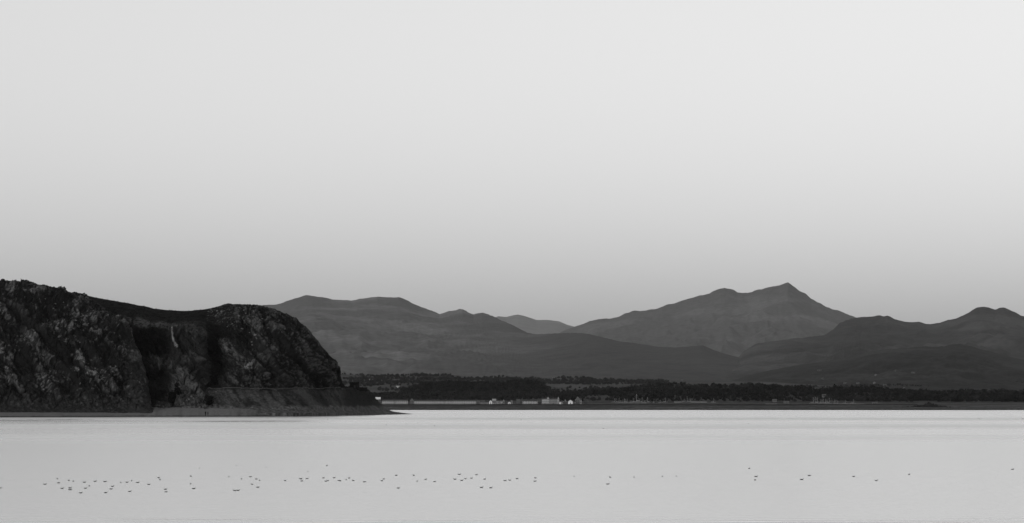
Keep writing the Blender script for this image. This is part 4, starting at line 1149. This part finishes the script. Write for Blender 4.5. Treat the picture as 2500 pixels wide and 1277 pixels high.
pontoon(2016, 2110, 986.4, 3205, 'grey', 'long grey pontoon beneath the crowded masts')
pontoon(1500, 1580, 983.6, 3225, 'dim', 'dim pontoon beneath the first group of masts')

# ------------------------------------------------------------------ yachts
def make_yacht():
    root = empty('yacht')
    L_, B_ = 4.2, 1.3
    v = []; st = np.linspace(-1, 1, 11)
    for s_ in st:
        w_ = B_ * (1 - max(s_, 0) ** 2.2) * (0.8 + 0.2 * min(1, (s_ + 1.6)))
        w_ = max(w_, .03); kz = -0.75 * (1 - abs(s_) ** 3)
        for f_, z_ in ((-1, .75 + .25 * max(s_, 0)), (-.75, .1), (0, kz), (.75, .1), (1, .75 + .25 * max(s_, 0))): v.append((s_ * L_, f_ * w_, z_))
    f = [tuple(q) for q in grid_faces(11, 5)] + [tuple(i * 5 + j for i in r_) for r_, j in ()]
    f += [(i*5, i*5+4, (i+1)*5+4, (i+1)*5) for i in range(10)] + [(0, 1, 2, 3, 4)]
    MB().add(v, f).build('hull', M['hull'], root)
    MB().add([(-1.6,-.7,.78),(1.2,-.55,.85),(1.2,.55,.85),(-1.6,.7,.78),(-1.4,-.55,1.25),(.8,-.4,1.2),(.8,.4,1.2),(-1.4,.55,1.25)],
             [(0,3,2,1),(4,5,6,7),(0,1,5,4),(1,2,6,5),(2,3,7,6),(3,0,4,7)]).build('cabin', M['hull'], root)
    MB().tube((.6, 0, .8), (.6, 0, 9.0), .17, .11, 8).build('mast', M['mast'], root)
    MB().tube((.5, 0, 1.9), (-3.2, 0, 1.8), .22, .16, 8).build('boom', M['mast'], root)
    MB().tube((L_ * .95, 0, 1.0), (.62, 0, 8.7), .04, .04, 5).tube((-L_ * .95, 0, .8), (.58, 0, 8.8), .03, .03, 5).build('stay', M['mast'], root)
    return root
def copy_tree(o, parent=None):
    c = o.copy(); COL.objects.link(c); c.parent = parent
    for ch in o.children: copy_tree(ch, c)
    return c
YA = [(1500.4,972,982.5),(1504.6,973,982.5),(1511.4,971.5,983),(1514.5,976,983),(1520,976,983),(1525,972,983),(1531.5,973.5,983),(1538.5,977,983),(1546,972,983),(1553.8,961.5,982),(1560,976,983),(1567.5,970,983),(1573,977,983.5),(1581,969.5,983),
      (1596.6,974,983.5),(1612,976.5,984),(1624.4,971,983)]
YB_ = [(1670,973,982),(1679,971.5,982),(1686,975,982),(1742,972,983)]
YC_ = [(1985.4,971.5,987),(1990.6,970.6,987),(1995,971,987),(2003.6,976,987),(2007,975,987),(2010.5,975.5,987),(2015.6,974.5,987),(2019,978.5,987),(2024.6,973.5,987),(2038,978.5,987),(2045.6,978.5,987),(2064,977,987),(2083,976,987)]
ORD = 'first second third fourth fifth sixth seventh eighth ninth tenth eleventh twelfth thirteenth fourteenth fifteenth sixteenth seventeenth eighteenth nineteenth twentieth'.split()
proto = make_yacht(); first = True
for grp, lst, ph in (('first', YA, 'in the masts beside the village'), ('mid', YB_, 'along the longest pale pontoon'), ('last', YC_, 'in the crowded masts past the short bright pontoon')):
    for i, (mx, r0, r1) in enumerate(lst):
        Y = 3232 + 6 * (i % 3) if grp != 'last' else 3212 + 5 * (i % 3)
        o = proto if first else copy_tree(proto); first = False
        k = Y / F
        z = EYE + (HY - r1) * k
        sc_ = max((r1 - r0) * k, 2.5) / 9.0
        rzv = [0.2, 2.6, 1.2, -0.5][i % 4]
        o.location = ((mx - HX) * k - 0.6 * sc_ * math.cos(rzv), Y - .6 * sc_ * math.sin(rzv), max(z, ground_z((mx - HX) * k, Y) + .6 * sc_))
        o.rotation_euler = (0, 0, rzv); o.scale = (sc_ ** .6, sc_ ** .6, sc_)
        tall = 'tallest mast, ' if r0 < 965 else ''
        o['label'] = f'{tall}{ORD[i]} yacht counting from the village end {ph}'
        o['category'] = 'yacht'; o['group'] = 'yachts laid up in the boatyard'

# ------------------------------------------------------------------ birds on the water
def tube_rings(rings, n=8):
    """closed tube through (x, y, z, ry, rz) rings"""
    v = []; f = []
    for (x, y, z, ry, rz_) in rings:
        for i in range(n):
            t_ = 2 * math.pi * i / n; v.append((x, y + ry * math.cos(t_), z + rz_ * math.sin(t_)))
    for r_ in range(len(rings) - 1):
        for i in range(n): f.append((r_*n+i, r_*n+(i+1) % n, (r_+1)*n+(i+1) % n, (r_+1)*n+i))
    f.append(tuple(range(n - 1, -1, -1))); f.append(tuple(range((len(rings)-1)*n, len(rings)*n)))
    return v, f
def swim_mesh(name, mat, neck=1.0, bill=1.0, tailup=1.0):
    """one length long, swimming towards +x: raised tail, low back, short neck, head and bill"""
    R = [(-.52, 0, .15 * tailup, .012, .008), (-.44, 0, .12 * tailup, .06, .02), (-.33, 0, .07, .12, .06), (-.18, 0, .045, .17, .10), (0, 0, .04, .19, .115), (.16, 0, .045, .17, .11), (.27, 0, .075, .11, .09),
         (.325, 0, .13 * neck, .06, .06), (.35, 0, .19 * neck, .052, .05), (.375, 0, .235 * neck, .062, .055), (.41, 0, .245 * neck, .055, .045), (.445, 0, .235 * neck, .025, .018), (.45 + .09 * bill, 0, .225 * neck, .008, .006)]
    v, f = tube_rings(R)
    m_ = MB().add(v, f)
    # folded wings lie along the back
    for sgn in (-1, 1):
        v, f = tube_rings([(-.42, sgn*.05, .13, .01, .01), (-.2, sgn*.13, .11, .035, .035), (.05, sgn*.15, .10, .04, .05), (.2, sgn*.11, .09, .02, .03)], 6)
        m_.add(v, f)
    return m_.mesh(name, mat, True)
BM = [swim_mesh('swimming_bird', M['feather']), swim_mesh('swimming_bird_low', M['feather'], .7, 1.2, .6), swim_mesh('swimming_bird_grey', M['feather_pale'], .85)]
def flying_mesh():
    v, f = tube_rings([(-.36, 0, 0, .01, .01), (-.2, 0, 0, .05, .04), (0, 0, 0, .075, .07), (.2, 0, .02, .05, .05), (.28, 0, .04, .04, .04), (.34, 0, .035, .02, .015), (.42, 0, .02, .005, .005)])
    m_ = MB().add(v, f)
    for sgn in (-1, 1):
        w_ = [(.12,.04,.03),(-.10,.04,.02),(.14,.34,.16 if sgn < 0 else .02),(-.04,.34,.15 if sgn < 0 else .01),(-.02,.66,.46 if sgn < 0 else -.04),(-.10,.64,.44 if sgn < 0 else -.04)]
        up = [(x, sgn*y, z + .015) for x, y, z in w_]; dn = [(x, sgn*y, z - .015) for x, y, z in w_]
        m_.add(up + dn, [(0,1,3,2),(2,3,5,4),(6,8,9,7),(8,10,11,9),(0,2,8,6),(2,4,10,8),(1,7,9,3),(3,9,11,5),(4,5,11,10),(0,6,7,1)])
    return m_.mesh('flying_bird', M['feather'], False)

BIRDS = [ # column, row, pose (R side-on towards the village, L towards the headland, E end-on), width in photo pixels, shade
 (1,1192,'R',8,0),(109.6,1183,'R',9,2),(140,1169.5,'E',0,0),(143,1179.5,'R',7,1),(152,1193,'R',9,0),(168,1173.5,'R',5.5,1),(179,1175.5,'E',0,0),(171,1192,'R',9,0),(171.3,1196.4,'R',9,1),
 (206,1178,'R',8.5,0),(218,1187,'E',0,0),(208.8,1192.7,'R',8.5,0),(197,1204,'R',9,1),(232.3,1175.7,'R',7.5,0),(256.5,1176.5,'R',9,1),(274.8,1188,'R',8.5,0),(271.3,1194.5,'R',8.5,1),(258,1203.5,'R',8.5,1),(295,1179,'E',0,2),
 (310,1178,'R',8,0),(321.4,1174.5,'E',0,0),(316.8,1200.5,'R',8.5,0),(336.3,1178.5,'R',8.5,1),
 (363.2,1183.3,'R',8,1),(387.4,1167,'R',6,0),(390.3,1171.8,'R',4.5,0),(404.2,1195,'R',8.5,1),(405.2,1201.5,'R',7,1),(466.2,1163.2,'L',4,0),(465.5,1182,'E',0,0),(473,1193.5,'R',9,1),(486.5,1143.5,'E',0,0),
 (558.5,1164.5,'E',0,2),(576.8,1137,'E',0,2),(572.9,1198.3,'L',9,0),(581.3,1197.8,'R',9,0),(589.7,1170,'E',0,0),(611.7,1164.7,'R',7,1),(625.7,1170.2,'R',6,2),(634,1173.6,'E',0,0),(615.2,1183,'L',7,2),(629.6,1190.2,'R',8.5,1),(650,1141,'E',0,0),
 (696,1174,'R',6.5,1),(734.2,1169.6,'R',9,0),(737,1175,'R',7,0),(751.7,1152,'E',0,0),(749.9,1169,'R',7.5,2),(798.3,1137.3,'R',3.5,2),(789.5,1167.3,'R',5,2),(795.5,1175.4,'R',6,0),(800.4,1174.2,'R',6,2),(815.8,1167,'R',7,2),
 (827,1174,'R',6,2),(831,1174.5,'L',4,0),
 (845,1171.8,'E',0,0),(852.5,1167.8,'R',6,2),(862.3,1174,'L',6,0),(890,1177,'L',7.5,1),(932.3,1174.2,'R',6.5,0),(936.9,1170,'R',6,2),(967.3,1161.2,'R',6,1),(972.5,1192.2,'R',8.5,0),
 (1010.3,1161.2,'L',5,0),(1018.5,1175.4,'E',0,0),(1039.3,1171,'R',5.5,0),(1061,1176.5,'R',7,1),
 (1110.6,1170.6,'L',8.5,0),(1121.4,1158.6,'R',7.5,1),(1127.4,1173.4,'R',7.5,0),(1136.4,1169.2,'R',6.5,2),(1150.9,1168.2,'R',6.5,2),(1163.4,1159.6,'R',7,2),(1175.6,1190.6,'R',9,0),(1183.2,1170.4,'R',6.5,2),(1198.4,1191.6,'R',8.5,0),
 (1233,1174,'R',8,1),(1244.2,1173,'L',7,2),(1262.4,1169.2,'R',7,1),(1306.9,1167.4,'L',6,1),(1306,1175.4,'R',7.5,0),
 (1401.6,1163.5,'E',0,2),(1489.6,1165.6,'L',5,0),(1484,1182.4,'R',8.5,1),(1548,1165.8,'E',0,0),(1617,1163.8,'E',0,2),(1651.4,1163.2,'E',0,2),
 (1829.4,1144.4,'R',5,2),(1846,1164.2,'R',9,0),(1843.4,1172.4,'R',5.5,1),(1957.4,1171.4,'R',9,0),(1975.9,1161.6,'L',7.5,1),(2084.1,1163.8,'R',7,1),(2139.6,1173.8,'R',7.5,0),(2219.6,1158.8,'R',6,0),(2472,1146.4,'R',7,1),
 (943,1037.5,'R',3.4,0),(992,1035,'R',3.4,0),(1020,1033,'R',3.2,0),(1061,1040.3,'R',3.6,2),(1272,1025.3,'R',3,0),(1473,1046.3,'R',4.5,0),(1827,1034.5,'R',3.4,0),(800,1024,'R',3,0)]
CL = [(0, 195, 'under the buttress'), (195, 350, 'under the quarry ridge end'), (350, 500, 'under the quarry cliff'), (500, 680, 'under the rounded knoll'), (680, 840, 'under the knoll flank'), (840, 1003, 'under the hut point'),
      (1003, 1080, 'under the long terrace'), (1080, 1215, 'under the terrace end'), (1215, 1350, 'under the three-storey row'), (1350, 1700, 'under the first masts'), (1700, 2600, 'under the broad hill')]
far = [b_ for b_ in BIRDS if b_[1] < 1100]; near = [b_ for b_ in BIRDS if b_[1] >= 1100]
def put_bird(bx_, by_, pose, wpx, shade, label, group):
    Y = water_Y(by_)
    o = link('bird', BM[shade], label=label, category='bird', group=group)
    L_ = max(wpx, 8.0 if by_ > 1100 else 3) * Y / F
    if pose == 'E': L_ = 0.17 * (1.0 if by_ > 1155 else 0.8)
    L_ = max(L_, .12)
    L_ *= 1.1
    o.scale = (L_, L_ * .95, L_ * 1.3)
    if pose != 'E' and wpx < 7.5 and by_ > 1100:
        rz_ = math.acos(max(.3, wpx / 8.5)) * (1 if int(bx_) % 2 else -1)
    else: rz_ = 0.12 * math.sin(bx_)
    if pose == 'L': rz_ = math.pi - rz_
    if pose == 'E': rz_ = math.pi / 2 * (1 if int(bx_) % 2 else -1)
    o.rotation_euler = (0, 0, rz_)
    o.location = ((bx_ - HX) * Y / F, Y, 0.0)
POSE = {'R': 'swimming towards the village', 'L': 'swimming towards the headland', 'E': 'seen end-on as a dot'}
SH = ['dark', 'low dark', 'pale']
for lo, hi, ph in CL:
    g_ = sorted([b_ for b_ in near if lo <= b_[0] < hi])
    for i, b_ in enumerate(g_):
        put_bird(*b_, f'{SH[b_[4]]} bird {POSE[b_[2]]}, {ORD[i]} from headland side {ph}', 'water birds of the nearer flock')
for i, b_ in enumerate(sorted(far)):
    put_bird(*b_, f'tiny far-off bird, {ORD[i]} from headland side, in the distant shallows', 'far-off water birds near the far shore')
FM = flying_mesh()
for bx_, by_, lb in ((2391, 1023, 'dark bird flying low with one wing raised over the far water'), (2497.5, 1022, 'dark bird flying low with one wing raised, half cut by the picture edge')):
    o = link('bird', FM, label=lb, category='bird', group='birds in flight')
    Y = 820.0
    o.location = P(bx_, by_, Y); o.rotation_euler = (0.55, 0.0, 1.45); o.scale = (0.95,) * 3

# ------------------------------------------------------------------ haze
hz = MB(); hz.box(-14500, 14500, -2600, 46500, -4.0, 1250)
hm = bpy.data.materials.new('haze'); hm.use_nodes = True
ht = hm.node_tree; ht.nodes.clear()
ho = ht.nodes.new('ShaderNodeOutputMaterial'); hv = ht.nodes.new('ShaderNodeVolumePrincipled')
hv.inputs['Color'].default_value = (0.85, 0.85, 0.85, 1)
hv.inputs['Density'].default_value = 0.9e-5
ht.links.new(hv.outputs[0], ho.inputs['Volume'])
hob = link('haze', hz.mesh('haze', hm), kind='stuff', label='thin even haze hanging over the whole bay', category='haze')
